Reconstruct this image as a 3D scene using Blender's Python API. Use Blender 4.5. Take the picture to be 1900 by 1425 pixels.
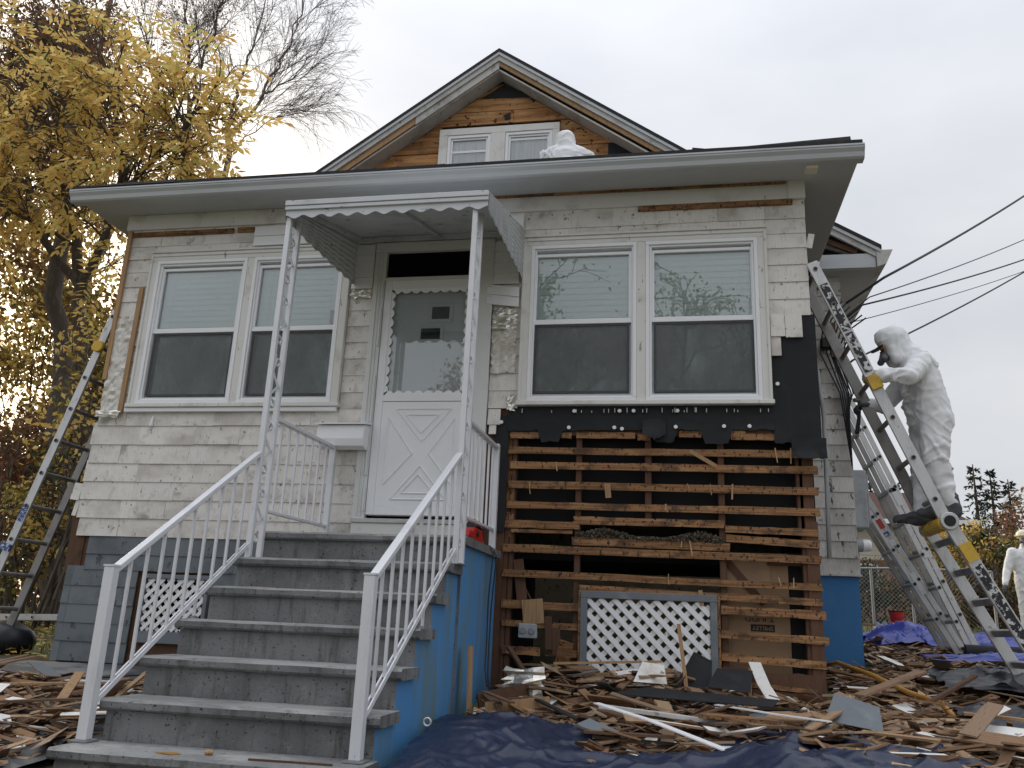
import bpy, bmesh, math, random
from math import sin, cos, pi, radians, sqrt, exp
from mathutils import Vector as V, Matrix, noise as mn, Euler

for o in list(bpy.data.objects):
    bpy.data.objects.remove(o)
SC = bpy.context.scene
COL = SC.collection

# ---------------------------------------------------------------- camera
cd = bpy.data.cameras.new('camera')
cam = bpy.data.objects.new('camera', cd)
COL.objects.link(cam)
cd.sensor_width = 36.0
cd.lens = 36.0 * 1584.15 / 1900.0
cd.clip_start = 0.05
cd.clip_end = 900
YAW, PITCH, ROLL = 0.1956, 0.2768, -0.044
Rz = Matrix.Rotation(YAW, 3, 'Z')
Rx = Matrix.Rotation(PITCH, 3, 'X')
Ry = Matrix.Rotation(ROLL, 3, 'Y')
RC = Rz @ Rx @ Ry
B = Matrix(((1, 0, 0), (0, 0, -1), (0, 1, 0)))        # camera axes: x right, y up, -z forward
M4 = (RC @ B).to_4x4()
M4.translation = V((2.4891, -6.6138, 0.8123))
cam.matrix_world = M4
SC.camera = cam
SC.render.resolution_x, SC.render.resolution_y = 1024, 768

# ---------------------------------------------------------------- world: thin cloud over a Nishita sky
SUN_EL, SUN_AZ = radians(17.0), radians(-44.0)         # azimuth measured from +Y towards +X
SUN_DIR = V((cos(SUN_EL) * sin(SUN_AZ), cos(SUN_EL) * cos(SUN_AZ), sin(SUN_EL)))
w = bpy.data.worlds.new('World')
SC.world = w
w.use_nodes = True
wt = w.node_tree
wt.nodes.clear()
def wn(t, **k):
    n = wt.nodes.new(t)
    for a, b in k.items():
        setattr(n, a, b)
    return n
wo = wn('ShaderNodeOutputWorld')
bg = wn('ShaderNodeBackground')
bg.inputs['Strength'].default_value = 0.1
wt.links.new(bg.outputs[0], wo.inputs[0])
sky = wn('ShaderNodeTexSky', sky_type='NISHITA', sun_disc=False)
sky.sun_elevation = SUN_EL
sky.sun_rotation = SUN_AZ
sky.dust_density = 3.0
tc = wn('ShaderNodeTexCoord')
nz = wn('ShaderNodeTexNoise')
nz.inputs['Scale'].default_value = 1.7
nz.inputs['Detail'].default_value = 5
mp = wn('ShaderNodeMapping')
mp.inputs['Scale'].default_value = (1, 1, 2.4)
wt.links.new(tc.outputs['Generated'], mp.inputs[0])
wt.links.new(mp.outputs[0], nz.inputs['Vector'])
cr = wn('ShaderNodeValToRGB')
cr.color_ramp.elements[0].position = 0.32
cr.color_ramp.elements[0].color = (0.60, 0.625, 0.68, 1)
cr.color_ramp.elements[1].position = 0.68
cr.color_ramp.elements[1].color = (0.83, 0.835, 0.855, 1)
wt.links.new(nz.outputs['Fac'], cr.inputs[0])
cl = wn('ShaderNodeMix', data_type='RGBA', blend_type='MULTIPLY')     # cloud radiance, same units as the sky
cl.inputs[0].default_value = 1
wt.links.new(cr.outputs[0], cl.inputs[6])
sep = wn('ShaderNodeSeparateXYZ')
wt.links.new(tc.outputs['Generated'], sep.inputs[0])
z0_ = wn('ShaderNodeMath', operation='SUBTRACT', use_clamp=True); z0_.inputs[1].default_value = 0.2
wt.links.new(sep.outputs[2], z0_.inputs[0])
zz = wn('ShaderNodeMath', operation='MULTIPLY')
wt.links.new(z0_.outputs[0], zz.inputs[0]); wt.links.new(z0_.outputs[0], zz.inputs[1])
zr = wn('ShaderNodeMath', operation='MULTIPLY_ADD')                   # overcast sky: brighter towards the zenith
wt.links.new(zz.outputs[0], zr.inputs[0])
zr.inputs[1].default_value = 20.0
zr.inputs[2].default_value = 7.2
wt.links.new(zr.outputs[0], cl.inputs[7])
dt = wn('ShaderNodeVectorMath', operation='DOT_PRODUCT')
dt.inputs[1].default_value = SUN_DIR
wt.links.new(tc.outputs['Generated'], dt.inputs[0])
gm = wn('ShaderNodeMapRange')
gm.inputs[1].default_value = 0.90
gm.inputs[2].default_value = 1.0
wt.links.new(dt.outputs['Value'], gm.inputs[0])
gp = wn('ShaderNodeMath', operation='POWER')
gp.inputs[1].default_value = 2.0
wt.links.new(gm.outputs[0], gp.inputs[0])
gl = wn('ShaderNodeMix', data_type='RGBA')                            # the veiled sun
gl.inputs[6].default_value = (0, 0, 0, 1)
gl.inputs[7].default_value = (12, 9.5, 6.0, 1)
wt.links.new(gp.outputs[0], gl.inputs[0])
mx = wn('ShaderNodeMix', data_type='RGBA')
mx.inputs[0].default_value = 0.86
wt.links.new(sky.outputs[0], mx.inputs[6])
wt.links.new(cl.outputs[2], mx.inputs[7])
ad = wn('ShaderNodeMix', data_type='RGBA', blend_type='ADD')
ad.inputs[0].default_value = 1
wt.links.new(mx.outputs[2], ad.inputs[6])
wt.links.new(gl.outputs[2], ad.inputs[7])
wt.links.new(ad.outputs[2], bg.inputs[0])

sl = bpy.data.lights.new('sun', 'SUN')
sl.energy = 1.5
sl.angle = radians(12)
sl.color = (1.0, 0.86, 0.66)
so = bpy.data.objects.new('sun', sl)
COL.objects.link(so)
so.rotation_euler = (-SUN_DIR).to_track_quat('-Z', 'Y').to_euler()
so.location = SUN_DIR * 60

SC.view_settings.view_transform = 'Standard'
SC.view_settings.look = 'None'
SC.view_settings.gamma = 1
SC.view_settings.exposure = 0.42
SC.view_settings.use_curve_mapping = False

# ---------------------------------------------------------------- materials
def pbr(name, base, layers=(), rough=0.7, metal=0.0, bump=0.0, bstretch=(1, 1, 1), bscale=20, rand=0.0, island=0.0,
        spec=0.4, coord='world', rvar=0.0, two=None, translucent=0.0, sheen=0.0):
    """base colour, then noise-masked layers (colour, scale, lo, hi, stretch, amount, detail)"""
    m = bpy.data.materials.new(name)
    m.use_nodes = True
    nt = m.node_tree
    nt.nodes.clear()
    def N(t, **k):
        n = nt.nodes.new(t)
        for a, b in k.items():
            setattr(n, a, b)
        return n
    L = nt.links.new
    out = N('ShaderNodeOutputMaterial')
    b = N('ShaderNodeBsdfPrincipled')
    b.inputs['Roughness'].default_value = rough
    b.inputs['Metallic'].default_value = metal
    b.inputs['Specular IOR Level'].default_value = spec
    L(b.outputs[0], out.inputs[0])
    if coord == 'world':
        g = N('ShaderNodeNewGeometry'); cs = g.outputs['Position']
    else:
        g = N('ShaderNodeNewGeometry'); t = N('ShaderNodeTexCoord'); cs = t.outputs['Object']
    oi = N('ShaderNodeObjectInfo')
    def noise(scale, stretch, detail, off=0.0):
        mpn = N('ShaderNodeMapping')
        mpn.inputs['Scale'].default_value = stretch
        L(cs, mpn.inputs[0])
        if off:
            cb = N('ShaderNodeCombineXYZ')
            for i in range(3):
                ml = N('ShaderNodeMath', operation='MULTIPLY'); ml.inputs[1].default_value = off * (i + 1)
                L(oi.outputs['Random'], ml.inputs[0]); L(ml.outputs[0], cb.inputs[i])
            L(cb.outputs[0], mpn.inputs['Location'])
        n = N('ShaderNodeTexNoise')
        n.inputs['Scale'].default_value = scale
        n.inputs['Detail'].default_value = detail
        n.inputs['Roughness'].default_value = 0.62
        L(mpn.outputs[0], n.inputs['Vector'])
        return n.outputs['Fac']
    rgb = N('ShaderNodeRGB'); rgb.outputs[0].default_value = (*base, 1)
    c = rgb.outputs[0]
    off = 7.0 if rand else 0.0
    if two:                                             # second colour picked per object / per piece
        r1 = N('ShaderNodeMath', operation='ADD')
        L(oi.outputs['Random'], r1.inputs[0]); L(g.outputs['Random Per Island'], r1.inputs[1])
        r2 = N('ShaderNodeMath', operation='FRACT'); L(r1.outputs[0], r2.inputs[0])
        rp = N('ShaderNodeValToRGB')
        els = rp.color_ramp.elements
        cols = [base] + list(two)
        els[0].color = (*cols[0], 1); els[1].color = (*cols[-1], 1)
        for i, cc in enumerate(cols[1:-1]):
            e = els.new((i + 1) / (len(cols) - 1)); e.color = (*cc, 1)
        L(r2.outputs[0], rp.inputs[0]); c = rp.outputs[0]
    for (lc, sc_, lo, hi, st, am, de) in layers:
        f = noise(sc_, st, de, off)
        mr = N('ShaderNodeMapRange'); mr.interpolation_type = 'SMOOTHSTEP'
        mr.inputs[1].default_value = lo; mr.inputs[2].default_value = hi; mr.inputs[4].default_value = am
        L(f, mr.inputs[0])
        x = N('ShaderNodeMix', data_type='RGBA')
        L(mr.outputs[0], x.inputs[0]); L(c, x.inputs[6]); x.inputs[7].default_value = (*lc, 1)
        c = x.outputs[2]
    if rand or island:
        hv = N('ShaderNodeHueSaturation')
        ra = N('ShaderNodeMath', operation='MULTIPLY_ADD')
        if island:
            fr0 = N('ShaderNodeMath', operation='ADD')
            L(oi.outputs['Random'], fr0.inputs[0]); L(g.outputs['Random Per Island'], fr0.inputs[1])
            fr = N('ShaderNodeMath', operation='FRACT'); L(fr0.outputs[0], fr.inputs[0])
            L(fr.outputs[0], ra.inputs[0])
        else:
            L(oi.outputs['Random'], ra.inputs[0])
        k = rand or island
        ra.inputs[1].default_value = k; ra.inputs[2].default_value = 1 - k * 0.55
        L(ra.outputs[0], hv.inputs['Value']); L(c, hv.inputs['Color'])
        c = hv.outputs[0]
    L(c, b.inputs['Base Color'])
    if rvar:
        f = noise(9, (1, 1, 1), 4)
        rr = N('ShaderNodeMapRange'); rr.inputs[1].default_value = 0.3; rr.inputs[2].default_value = 0.7
        rr.inputs[3].default_value = rough - rvar; rr.inputs[4].default_value = min(1, rough + rvar)
        L(f, rr.inputs[0]); L(rr.outputs[0], b.inputs['Roughness'])
    if bump:
        f = noise(bscale, bstretch, 6)
        bn = N('ShaderNodeBump'); bn.inputs['Strength'].default_value = bump; bn.inputs['Distance'].default_value = 0.01
        L(f, bn.inputs['Height']); L(bn.outputs[0], b.inputs['Normal'])
    if translucent:
        tr = N('ShaderNodeBsdfTranslucent'); L(c, tr.inputs[0])
        ms = N('ShaderNodeMixShader'); ms.inputs[0].default_value = translucent
        L(b.outputs[0], ms.inputs[1]); L(tr.outputs[0], ms.inputs[2]); L(ms.outputs[0], out.inputs[0])
    return m

def glass_mat(name, tint, dark, refl=0.04, see=0.75, rough=0.0, vary=0.0):
    """window glass: mostly see-through, Fresnel mirror; dark = diffuse film (insect screen)"""
    m = bpy.data.materials.new(name); m.use_nodes = True
    nt = m.node_tree; nt.nodes.clear(); L = nt.links.new
    out = nt.nodes.new('ShaderNodeOutputMaterial')
    tr = nt.nodes.new('ShaderNodeBsdfTransparent'); tr.inputs[0].default_value = (*tint, 1)
    df = nt.nodes.new('ShaderNodeBsdfDiffuse'); df.inputs[0].default_value = (*dark, 1)
    m1 = nt.nodes.new('ShaderNodeMixShader'); m1.inputs[0].default_value = see
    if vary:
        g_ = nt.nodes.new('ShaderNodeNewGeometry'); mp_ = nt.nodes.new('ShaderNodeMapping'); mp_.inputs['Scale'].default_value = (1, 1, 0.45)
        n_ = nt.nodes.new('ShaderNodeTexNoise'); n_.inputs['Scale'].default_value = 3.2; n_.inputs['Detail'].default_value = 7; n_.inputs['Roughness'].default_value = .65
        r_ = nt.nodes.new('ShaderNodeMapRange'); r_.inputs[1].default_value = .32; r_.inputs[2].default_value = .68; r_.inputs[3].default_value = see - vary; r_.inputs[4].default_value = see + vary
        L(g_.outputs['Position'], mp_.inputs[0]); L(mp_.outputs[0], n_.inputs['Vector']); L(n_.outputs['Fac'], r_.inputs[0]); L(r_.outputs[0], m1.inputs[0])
    L(df.outputs[0], m1.inputs[1]); L(tr.outputs[0], m1.inputs[2])
    if refl:
        gl_ = nt.nodes.new('ShaderNodeBsdfGlossy'); gl_.inputs['Roughness'].default_value = rough
        fr = nt.nodes.new('ShaderNodeFresnel'); fr.inputs[0].default_value = 1.5
        ma = nt.nodes.new('ShaderNodeMath'); ma.operation = 'MULTIPLY_ADD'; ma.inputs[1].default_value = 1.6; ma.inputs[2].default_value = refl
        L(fr.outputs[0], ma.inputs[0])
        m2 = nt.nodes.new('ShaderNodeMixShader'); L(ma.outputs[0], m2.inputs[0])
        L(m1.outputs[0], m2.inputs[1]); L(gl_.outputs[0], m2.inputs[2]); L(m2.outputs[0], out.inputs[0])
    else:
        L(m1.outputs[0], out.inputs[0])
    return m

S1 = (1, 1, 1)
GV = (20, 20, 0.9)      # grain running up the wall
GX = (1.0, 22, 30)      # grain running along X
MT = {}
MT['shingle'] = pbr('painted_shingle', (0.78, 0.755, 0.715), [
    ((0.42, 0.375, 0.33), 1.7, 0.44, 0.70, (1, 1, 1.6), 0.62, 6),
    ((0.36, 0.33, 0.30), 9, 0.52, 0.72, (1.4, 1, 1), 0.5, 5),
    ((0.16, 0.13, 0.10), 3.4, 0.60, 0.72, (1, 1, 1.2), 0.6, 7),
    ((0.40, 0.36, 0.31), 5, 0.54, 0.72, GV, 0.35, 4),
    ((0.20, 0.15, 0.11), 24, 0.655, 0.69, (1, 1, 0.7), 0.85, 3)], rough=0.75, bump=0.35, bstretch=GV, bscale=4, rand=0.09)
MT['shingle_worn'] = pbr('worn_shingle', (0.70, 0.68, 0.645), [
    ((0.36, 0.33, 0.30), 2.2, 0.42, 0.7, S1, 0.65, 6),
    ((0.30, 0.28, 0.26), 6, 0.5, 0.7, GV, 0.5, 4),
    ((0.05, 0.045, 0.04), 9, 0.60, 0.66, (1.6, 1, 0.7), 0.9, 5)], rough=0.8, bump=0.4, bstretch=GV, bscale=4, rand=0.2)
MT['shingle_grey'] = pbr('grey_painted_shingle', (0.15, 0.17, 0.185), [
    ((0.075, 0.085, 0.095), 3, 0.45, 0.7, S1, 0.6, 5),
    ((0.19, 0.20, 0.21), 14, 0.6, 0.72, S1, 0.5, 4),
    ((0.05, 0.05, 0.05), 7, 0.62, 0.66, (1.5, 1, 1), 0.8, 5)], rough=0.7, bump=0.4, bstretch=GV, bscale=4, rand=0.2)
MT['trim'] = pbr('weathered_white_trim', (0.72, 0.71, 0.68), [
    ((0.45, 0.42, 0.37), 4, 0.52, 0.72, S1, 0.6, 6),
    ((0.25, 0.21, 0.17), 16, 0.64, 0.69, (1, 1, 0.35), 0.8, 5)], rough=0.6, bump=0.2, bscale=30)
MT['vinyl'] = pbr('white_vinyl', (0.84, 0.85, 0.87), [((0.66, 0.66, 0.66), 5, 0.5, 0.8, S1, 0.35, 5)], rough=0.35)
MT['door'] = pbr('white_door_paint', (0.87, 0.88, 0.90), [((0.70, 0.70, 0.70), 3, 0.5, 0.8, S1, 0.3, 5)], rough=0.32)
MT['ivory'] = pbr('ivory_door_metal', (0.70, 0.71, 0.70), [((0.5, 0.5, 0.47), 4, 0.5, 0.8, S1, 0.4, 5)], rough=0.4)
MT['lath'] = pbr('lath_wood', (0.33, 0.17, 0.075), [
    ((0.14, 0.066, 0.03), 2.3, 0.42, 0.62, GX, 0.8, 5),
    ((0.50, 0.29, 0.13), 1.6, 0.50, 0.72, (2, 8, 8), 0.55, 4),
    ((0.07, 0.04, 0.025), 3.2, 0.50, 0.66, (2, 3, 3), 0.8, 5),
    ((0.022, 0.015, 0.012), 42, 0.60, 0.64, (1.2, 1, 0.7), 0.95, 2)], rough=0.8, bump=0.5, bstretch=GX, bscale=3, rand=0.28)
MT['wood'] = pbr('brown_stud_wood', (0.115, 0.06, 0.036), [
    ((0.09, 0.045, 0.025), 3, 0.42, 0.65, (16, 16, 1), 0.7, 5),
    ((0.03, 0.02, 0.015), 5, 0.56, 0.7, S1, 0.6, 4)], rough=0.85, bump=0.4, bstretch=(16, 16, 1), bscale=3, rand=0.2)
MT['tan'] = pbr('tan_strip_wood', (0.40, 0.25, 0.13), [
    ((0.22, 0.13, 0.07), 3, 0.45, 0.7, (16, 16, 1), 0.6, 5)], rough=0.8, bump=0.3, bstretch=(16, 16, 1), bscale=3, rand=0.2)
MT['board'] = pbr('gable_sheathing_wood', (0.50, 0.255, 0.10), [
    ((0.24, 0.105, 0.04), 2, 0.42, 0.62, (1.0, 8, 14), 0.8, 6),
    ((0.72, 0.46, 0.22), 1.4, 0.5, 0.72, (1.5, 4, 5), 0.5, 4),
    ((0.09, 0.045, 0.025), 2.6, 0.54, 0.70, S1, 0.7, 6),
    ((0.025, 0.018, 0.012), 13, 0.63, 0.66, S1, 0.95, 2)], rough=0.8, bump=0.3, bstretch=(1, 14, 20), bscale=3, rand=0.3)
MT['felt'] = pbr('black_felt', (0.016, 0.017, 0.02), [((0.035, 0.035, 0.038), 4, 0.5, 0.75, S1, 0.6, 5)], rough=0.8, bump=0.3, bscale=12)
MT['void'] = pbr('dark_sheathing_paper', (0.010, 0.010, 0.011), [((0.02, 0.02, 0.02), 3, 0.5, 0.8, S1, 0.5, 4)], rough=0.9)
MT['cardboard'] = pbr('brown_fibreboard', (0.30, 0.20, 0.12), [((0.18, 0.115, 0.07), 2.5, 0.48, 0.7, S1, 0.6, 5)], rough=0.9)
MT['concrete'] = pbr('grey_painted_concrete', (0.205, 0.21, 0.214), [
    ((0.12, 0.125, 0.128), 2.2, 0.40, 0.62, S1, 0.8, 6),
    ((0.29, 0.295, 0.29), 7, 0.52, 0.72, S1, 0.5, 5),
    ((0.065, 0.062, 0.052), 3, 0.50, 0.68, (6, 6, 0.7), 0.65, 6),
    ((0.03, 0.03, 0.03), 58, 0.645, 0.675, S1, 0.95, 2)], rough=0.7, bump=0.55, bscale=55)
MT['tread'] = pbr('worn_painted_tread', (0.30, 0.305, 0.305), [
    ((0.15, 0.155, 0.155), 2.0, 0.40, 0.62, S1, 0.75, 7),
    ((0.42, 0.42, 0.40), 5, 0.50, 0.68, (0.6, 1, 1), 0.6, 6),
    ((0.12, 0.10, 0.08), 11, 0.58, 0.70, S1, 0.5, 5),
    ((0.05, 0.05, 0.05), 36, 0.66, 0.69, S1, 0.8, 2)], rough=0.75, bump=0.5, bscale=55)
MT['blue'] = pbr('blue_wall_paint', (0.075, 0.25, 0.52), [
    ((0.12, 0.33, 0.60), 2, 0.5, 0.75, (5, 5, 0.6), 0.5, 4),
    ((0.15, 0.21, 0.16), 1.6, 0.44, 0.66, (2.2, 2.2, 0.4), 0.8, 6),
    ((0.20, 0.16, 0.08), 3.0, 0.54, 0.70, (3, 3, 0.35), 0.65, 6)], rough=0.6, bump=0.15, bscale=25)
MT['bluewall'] = pbr('clean_blue_foundation_paint', (0.05, 0.185, 0.42), [
    ((0.07, 0.23, 0.48), 2.5, 0.45, 0.7, S1, 0.6, 5)], rough=0.75, bump=0.25, bscale=30)
MT['alu'] = pbr('white_painted_aluminium', (0.72, 0.73, 0.76), [
    ((0.48, 0.48, 0.49), 7, 0.5, 0.75, (1, 1, 0.4), 0.5, 5),
    ((0.30, 0.28, 0.27), 22, 0.66, 0.72, S1, 0.5, 4)], rough=0.38, metal=0.15)
MT['awning'] = pbr('awning_aluminium', (0.60, 0.62, 0.64), [
    ((0.36, 0.37, 0.38), 3, 0.48, 0.72, S1, 0.6, 5),
    ((0.05, 0.05, 0.05), 11, 0.63, 0.69, (1, 1, 2), 0.75, 5)], rough=0.45, metal=0.1)
MT['gutter'] = pbr('gutter_metal', (0.50, 0.52, 0.54), [((0.38, 0.39, 0.41), 3, 0.45, 0.75, (0.5, 3, 3), 0.5, 5)], rough=0.4, metal=0.1)
MT['soffit'] = pbr('grey_soffit', (0.52, 0.54, 0.56), [((0.42, 0.435, 0.45), 1.5, 0.45, 0.7, S1, 0.6, 5)], rough=0.55)
MT['rake'] = pbr('weathered_grey_rake', (0.54, 0.53, 0.515), [
    ((0.26, 0.24, 0.22), 4, 0.46, 0.7, S1, 0.6, 5),
    ((0.12, 0.10, 0.08), 9, 0.62, 0.7, S1, 0.6, 4)], rough=0.75, bump=0.2, bscale=20)
MT['roof'] = pbr('black_roof_shingle', (0.03, 0.03, 0.032), [((0.06, 0.055, 0.05), 20, 0.5, 0.7, S1, 0.5, 3)], rough=0.9, bump=0.4, bscale=60)
MT['blind'] = pbr('pale_window_blind', (0.84, 0.93, 0.92), [((0.76, 0.86, 0.85), 2, 0.4, 0.7, S1, 0.5, 3)], rough=0.6)
MT['foil'] = pbr('crumpled_foil', (0.78, 0.76, 0.70), [((0.45, 0.40, 0.32), 5, 0.5, 0.7, S1, 0.6, 5)], rough=0.28, metal=0.85, bump=0.8, bscale=14)
MT['foil_dull'] = pbr('dull_foil_paper', (0.66, 0.64, 0.59), [
    ((0.36, 0.30, 0.23), 4, 0.48, 0.68, S1, 0.7, 6), ((0.80, 0.80, 0.78), 16, 0.6, 0.66, S1, 0.6, 3)], rough=0.45, metal=0.35, bump=0.7, bscale=22)
MT['black'] = pbr('black_rubber', (0.012, 0.012, 0.013), rough=0.55)
MT['darkgrey'] = pbr('dark_grey_fabric', (0.075, 0.08, 0.09), [((0.045, 0.048, 0.052), 12, 0.45, 0.7, S1, 0.6, 4)], rough=0.8)
MT['steel'] = pbr('ladder_aluminium', (0.60, 0.60, 0.60), [
    ((0.42, 0.42, 0.42), 5, 0.45, 0.7, (3, 3, 1), 0.6, 5), ((0.16, 0.15, 0.14), 14, 0.62, 0.7, S1, 0.6, 4)], rough=0.4, metal=0.55)
MT['steel_dull'] = pbr('dull_ladder_aluminium', (0.30, 0.29, 0.28), [((0.17, 0.16, 0.15), 6, 0.45, 0.7, S1, 0.7, 5)], rough=0.5, metal=0.4)
MT['sticker'] = pbr('worn_black_sticker', (0.025, 0.025, 0.028), [((0.62, 0.62, 0.62), 26, 0.52, 0.55, (1, 1, 1), 0.95, 4)], rough=0.5)
MT['yellow'] = pbr('yellow_plastic', (0.62, 0.40, 0.05), [((0.35, 0.22, 0.05), 10, 0.5, 0.7, S1, 0.6, 4)], rough=0.5)
MT['red'] = pbr('red_plastic', (0.50, 0.02, 0.015), [((0.30, 0.02, 0.015), 12, 0.5, 0.7, S1, 0.4, 3)], rough=0.4)
MT['hose'] = pbr('ochre_hose', (0.48, 0.25, 0.05), [((0.25, 0.13, 0.05), 9, 0.5, 0.7, S1, 0.6, 4)], rough=0.5)
MT['greybox'] = pbr('grey_enamel', (0.36, 0.38, 0.40), [((0.24, 0.25, 0.26), 6, 0.5, 0.7, S1, 0.6, 4)], rough=0.45)
MT['tyvek'] = pbr('white_coverall_fabric', (0.78, 0.79, 0.81), [((0.68, 0.68, 0.68), 6, 0.5, 0.75, S1, 0.45, 5)], rough=0.6, bump=0.25, bscale=16)
MT['skin'] = pbr('skin', (0.50, 0.30, 0.21), rough=0.5)
MT['glove'] = pbr('leather_glove', (0.33, 0.20, 0.07), [((0.12, 0.07, 0.03), 18, 0.5, 0.7, S1, 0.6, 4)], rough=0.8)
MT['navy'] = pbr('navy_tarp', (0.016, 0.024, 0.056), [((0.032, 0.044, 0.088), 3, 0.45, 0.7, S1, 0.6, 6), ((0.08, 0.08, 0.09), 20, 0.60, 0.70, S1, 0.4, 4)],
                 rough=0.36, bump=0.2, bscale=30, rvar=0.12)
MT['royal'] = pbr('royal_blue_tarp', (0.014, 0.032, 0.27), [((0.025, 0.055, 0.38), 3, 0.45, 0.7, S1, 0.6, 5)], rough=0.36, bump=0.4, bscale=8)
MT['blacktarp'] = pbr('black_tarp', (0.014, 0.017, 0.024), [((0.03, 0.035, 0.045), 4, 0.5, 0.7, S1, 0.6, 5)], rough=0.38, bump=0.4, bscale=9)
MT['sheet'] = pbr('grey_ground_sheet', (0.075, 0.08, 0.088), [((0.26, 0.26, 0.255), 1.1, 0.5, 0.62, S1, 0.75, 6), ((0.04, 0.04, 0.045), 5, 0.5, 0.7, S1, 0.6, 5)],
                  rough=0.6, bump=0.3, bscale=12)
WT = [(0.46, 0.30, 0.17), (0.16, 0.09, 0.055), (0.31, 0.18, 0.095), (0.07, 0.045, 0.032), (0.48, 0.33, 0.20), (0.24, 0.14, 0.08), (0.36, 0.27, 0.19), (0.12, 0.072, 0.046), (0.44, 0.27, 0.15)]
MT['scrap'] = pbr('torn_brown_shingle_wood', WT[0], [
    ((0.10, 0.055, 0.03), 2.2, 0.5, 0.7, (2, 14, 14), 0.6, 4), ((0.05, 0.03, 0.02), 7, 0.6, 0.7, S1, 0.6, 4)],
    rough=0.85, bump=0.4, bstretch=(2, 16, 16), bscale=3, coord='object', two=WT[1:])
MT['scrap_stuff'] = pbr('torn_brown_wood_bits', WT[0], [
    ((0.06, 0.035, 0.02), 9, 0.52, 0.7, S1, 0.6, 4)], rough=0.85, bump=0.4, bscale=40, two=WT[1:])
MT['scrap_white'] = pbr('white_painted_scrap', (0.78, 0.77, 0.74), [
    ((0.50, 0.45, 0.38), 5, 0.56, 0.74, S1, 0.6, 5), ((0.18, 0.13, 0.09), 14, 0.66, 0.70, S1, 0.8, 3)], rough=0.6)
MT['scrap_grey'] = pbr('grey_painted_scrap', (0.16, 0.18, 0.20), [((0.30, 0.31, 0.32), 4, 0.5, 0.7, S1, 0.5, 5)], rough=0.65)
MT['bark'] = pbr('dark_bark', (0.085, 0.068, 0.055), [((0.17, 0.15, 0.125), 6, 0.5, 0.7, (3, 3, 0.6), 0.6, 5)], rough=0.95, bump=0.6, bstretch=(6, 6, 1), bscale=4)
MT['bark_pale'] = pbr('birch_bark', (0.16, 0.135, 0.12), [((0.05, 0.04, 0.035), 5, 0.55, 0.7, S1, 0.6, 4)], rough=0.9)
LY = [(0.85, 0.62, 0.21), (0.74, 0.48, 0.14), (0.88, 0.72, 0.29), (0.50, 0.48, 0.14), (0.74, 0.48, 0.13), (0.46, 0.28, 0.10), (0.78, 0.56, 0.17)]
MT['leaf_yellow'] = pbr('yellow_autumn_leaf', LY[0], two=LY[1:], rough=0.55, translucent=0.58)
MT['leaf_brown'] = pbr('brown_autumn_leaf', (0.24, 0.14, 0.055), two=[(0.16, 0.09, 0.04), (0.31, 0.19, 0.07), (0.12, 0.09, 0.04)], rough=0.7, translucent=0.42)
MT['leaf_rust'] = pbr('rust_autumn_leaf', (0.27, 0.10, 0.06), two=[(0.19, 0.08, 0.05), (0.33, 0.15, 0.08), (0.16, 0.11, 0.05)], rough=0.7, translucent=0.4)
MT['leaf_olive'] = pbr('olive_autumn_leaf', (0.22, 0.19, 0.04), two=[(0.34, 0.25, 0.05), (0.14, 0.14, 0.04), (0.42, 0.30, 0.06), (0.18, 0.16, 0.04)], rough=0.6, translucent=0.35)
MT['leaf_green'] = pbr('dark_green_leaf', (0.05, 0.075, 0.03), two=[(0.035, 0.05, 0.025), (0.08, 0.10, 0.035)], rough=0.6, translucent=0.25)
MT['needle'] = pbr('spruce_needles', (0.022, 0.035, 0.02), two=[(0.03, 0.045, 0.024), (0.016, 0.026, 0.018)], rough=0.8)
MT['grass'] = pbr('grass_blade', (0.10, 0.13, 0.03), two=[(0.14, 0.15, 0.04), (0.07, 0.10, 0.025), (0.20, 0.17, 0.06)], rough=0.7, translucent=0.2)
MT['ground'] = pbr('soil_and_lawn', (0.11, 0.085, 0.05), [
    ((0.095, 0.12, 0.035), 0.5, 0.42, 0.6, S1, 0.8, 6), ((0.045, 0.035, 0.025), 3, 0.5, 0.7, S1, 0.6, 6),
    ((0.24, 0.15, 0.05), 14, 0.6, 0.68, S1, 0.5, 4)], rough=0.95, bump=0.5, bscale=10)
MT['siding'] = pbr('beige_siding', (0.50, 0.46, 0.37), [((0.40, 0.37, 0.30), 2, 0.45, 0.7, S1, 0.5, 4)], rough=0.7)
MT['roof_brown'] = pbr('brown_roof', (0.10, 0.055, 0.045), [((0.06, 0.035, 0.03), 3, 0.45, 0.7, S1, 0.6, 5)], rough=0.9, rand=0.1)
MT['brick'] = pbr('tan_brick', (0.27, 0.16, 0.10), [((0.18, 0.10, 0.07), 4, 0.45, 0.7, S1, 0.6, 4)], rough=0.9, island=0.5)
MT['mortar'] = pbr('mortar', (0.30, 0.27, 0.23), rough=0.95)
MT['galv'] = pbr('galvanised_wire', (0.30, 0.31, 0.32), rough=0.5, metal=0.5)
MT['galv_white'] = pbr('greyish_white_scroll_bar', (0.62, 0.63, 0.65), rough=0.4, metal=0.2)
MT['wire'] = pbr('black_cable', (0.025, 0.025, 0.032), rough=0.6)
MT['mesh_glass'] = glass_mat('dark_transom_glass', (0.05, 0.05, 0.06), (0.012, 0.012, 0.016), 0.0, 0.3)
MT['glass'] = glass_mat('window_glass', (0.96, 0.985, 0.985), (0.05, 0.05, 0.05), 0.05, 0.99)
MT['screen'] = glass_mat('insect_screen', (0.95, 0.97, 0.97), (0.20, 0.205, 0.21), 0.0, 0.60, 0.0, 0.22)  # mottling stands for mesh dirt and curtain, with pane reflections painted in
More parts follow.
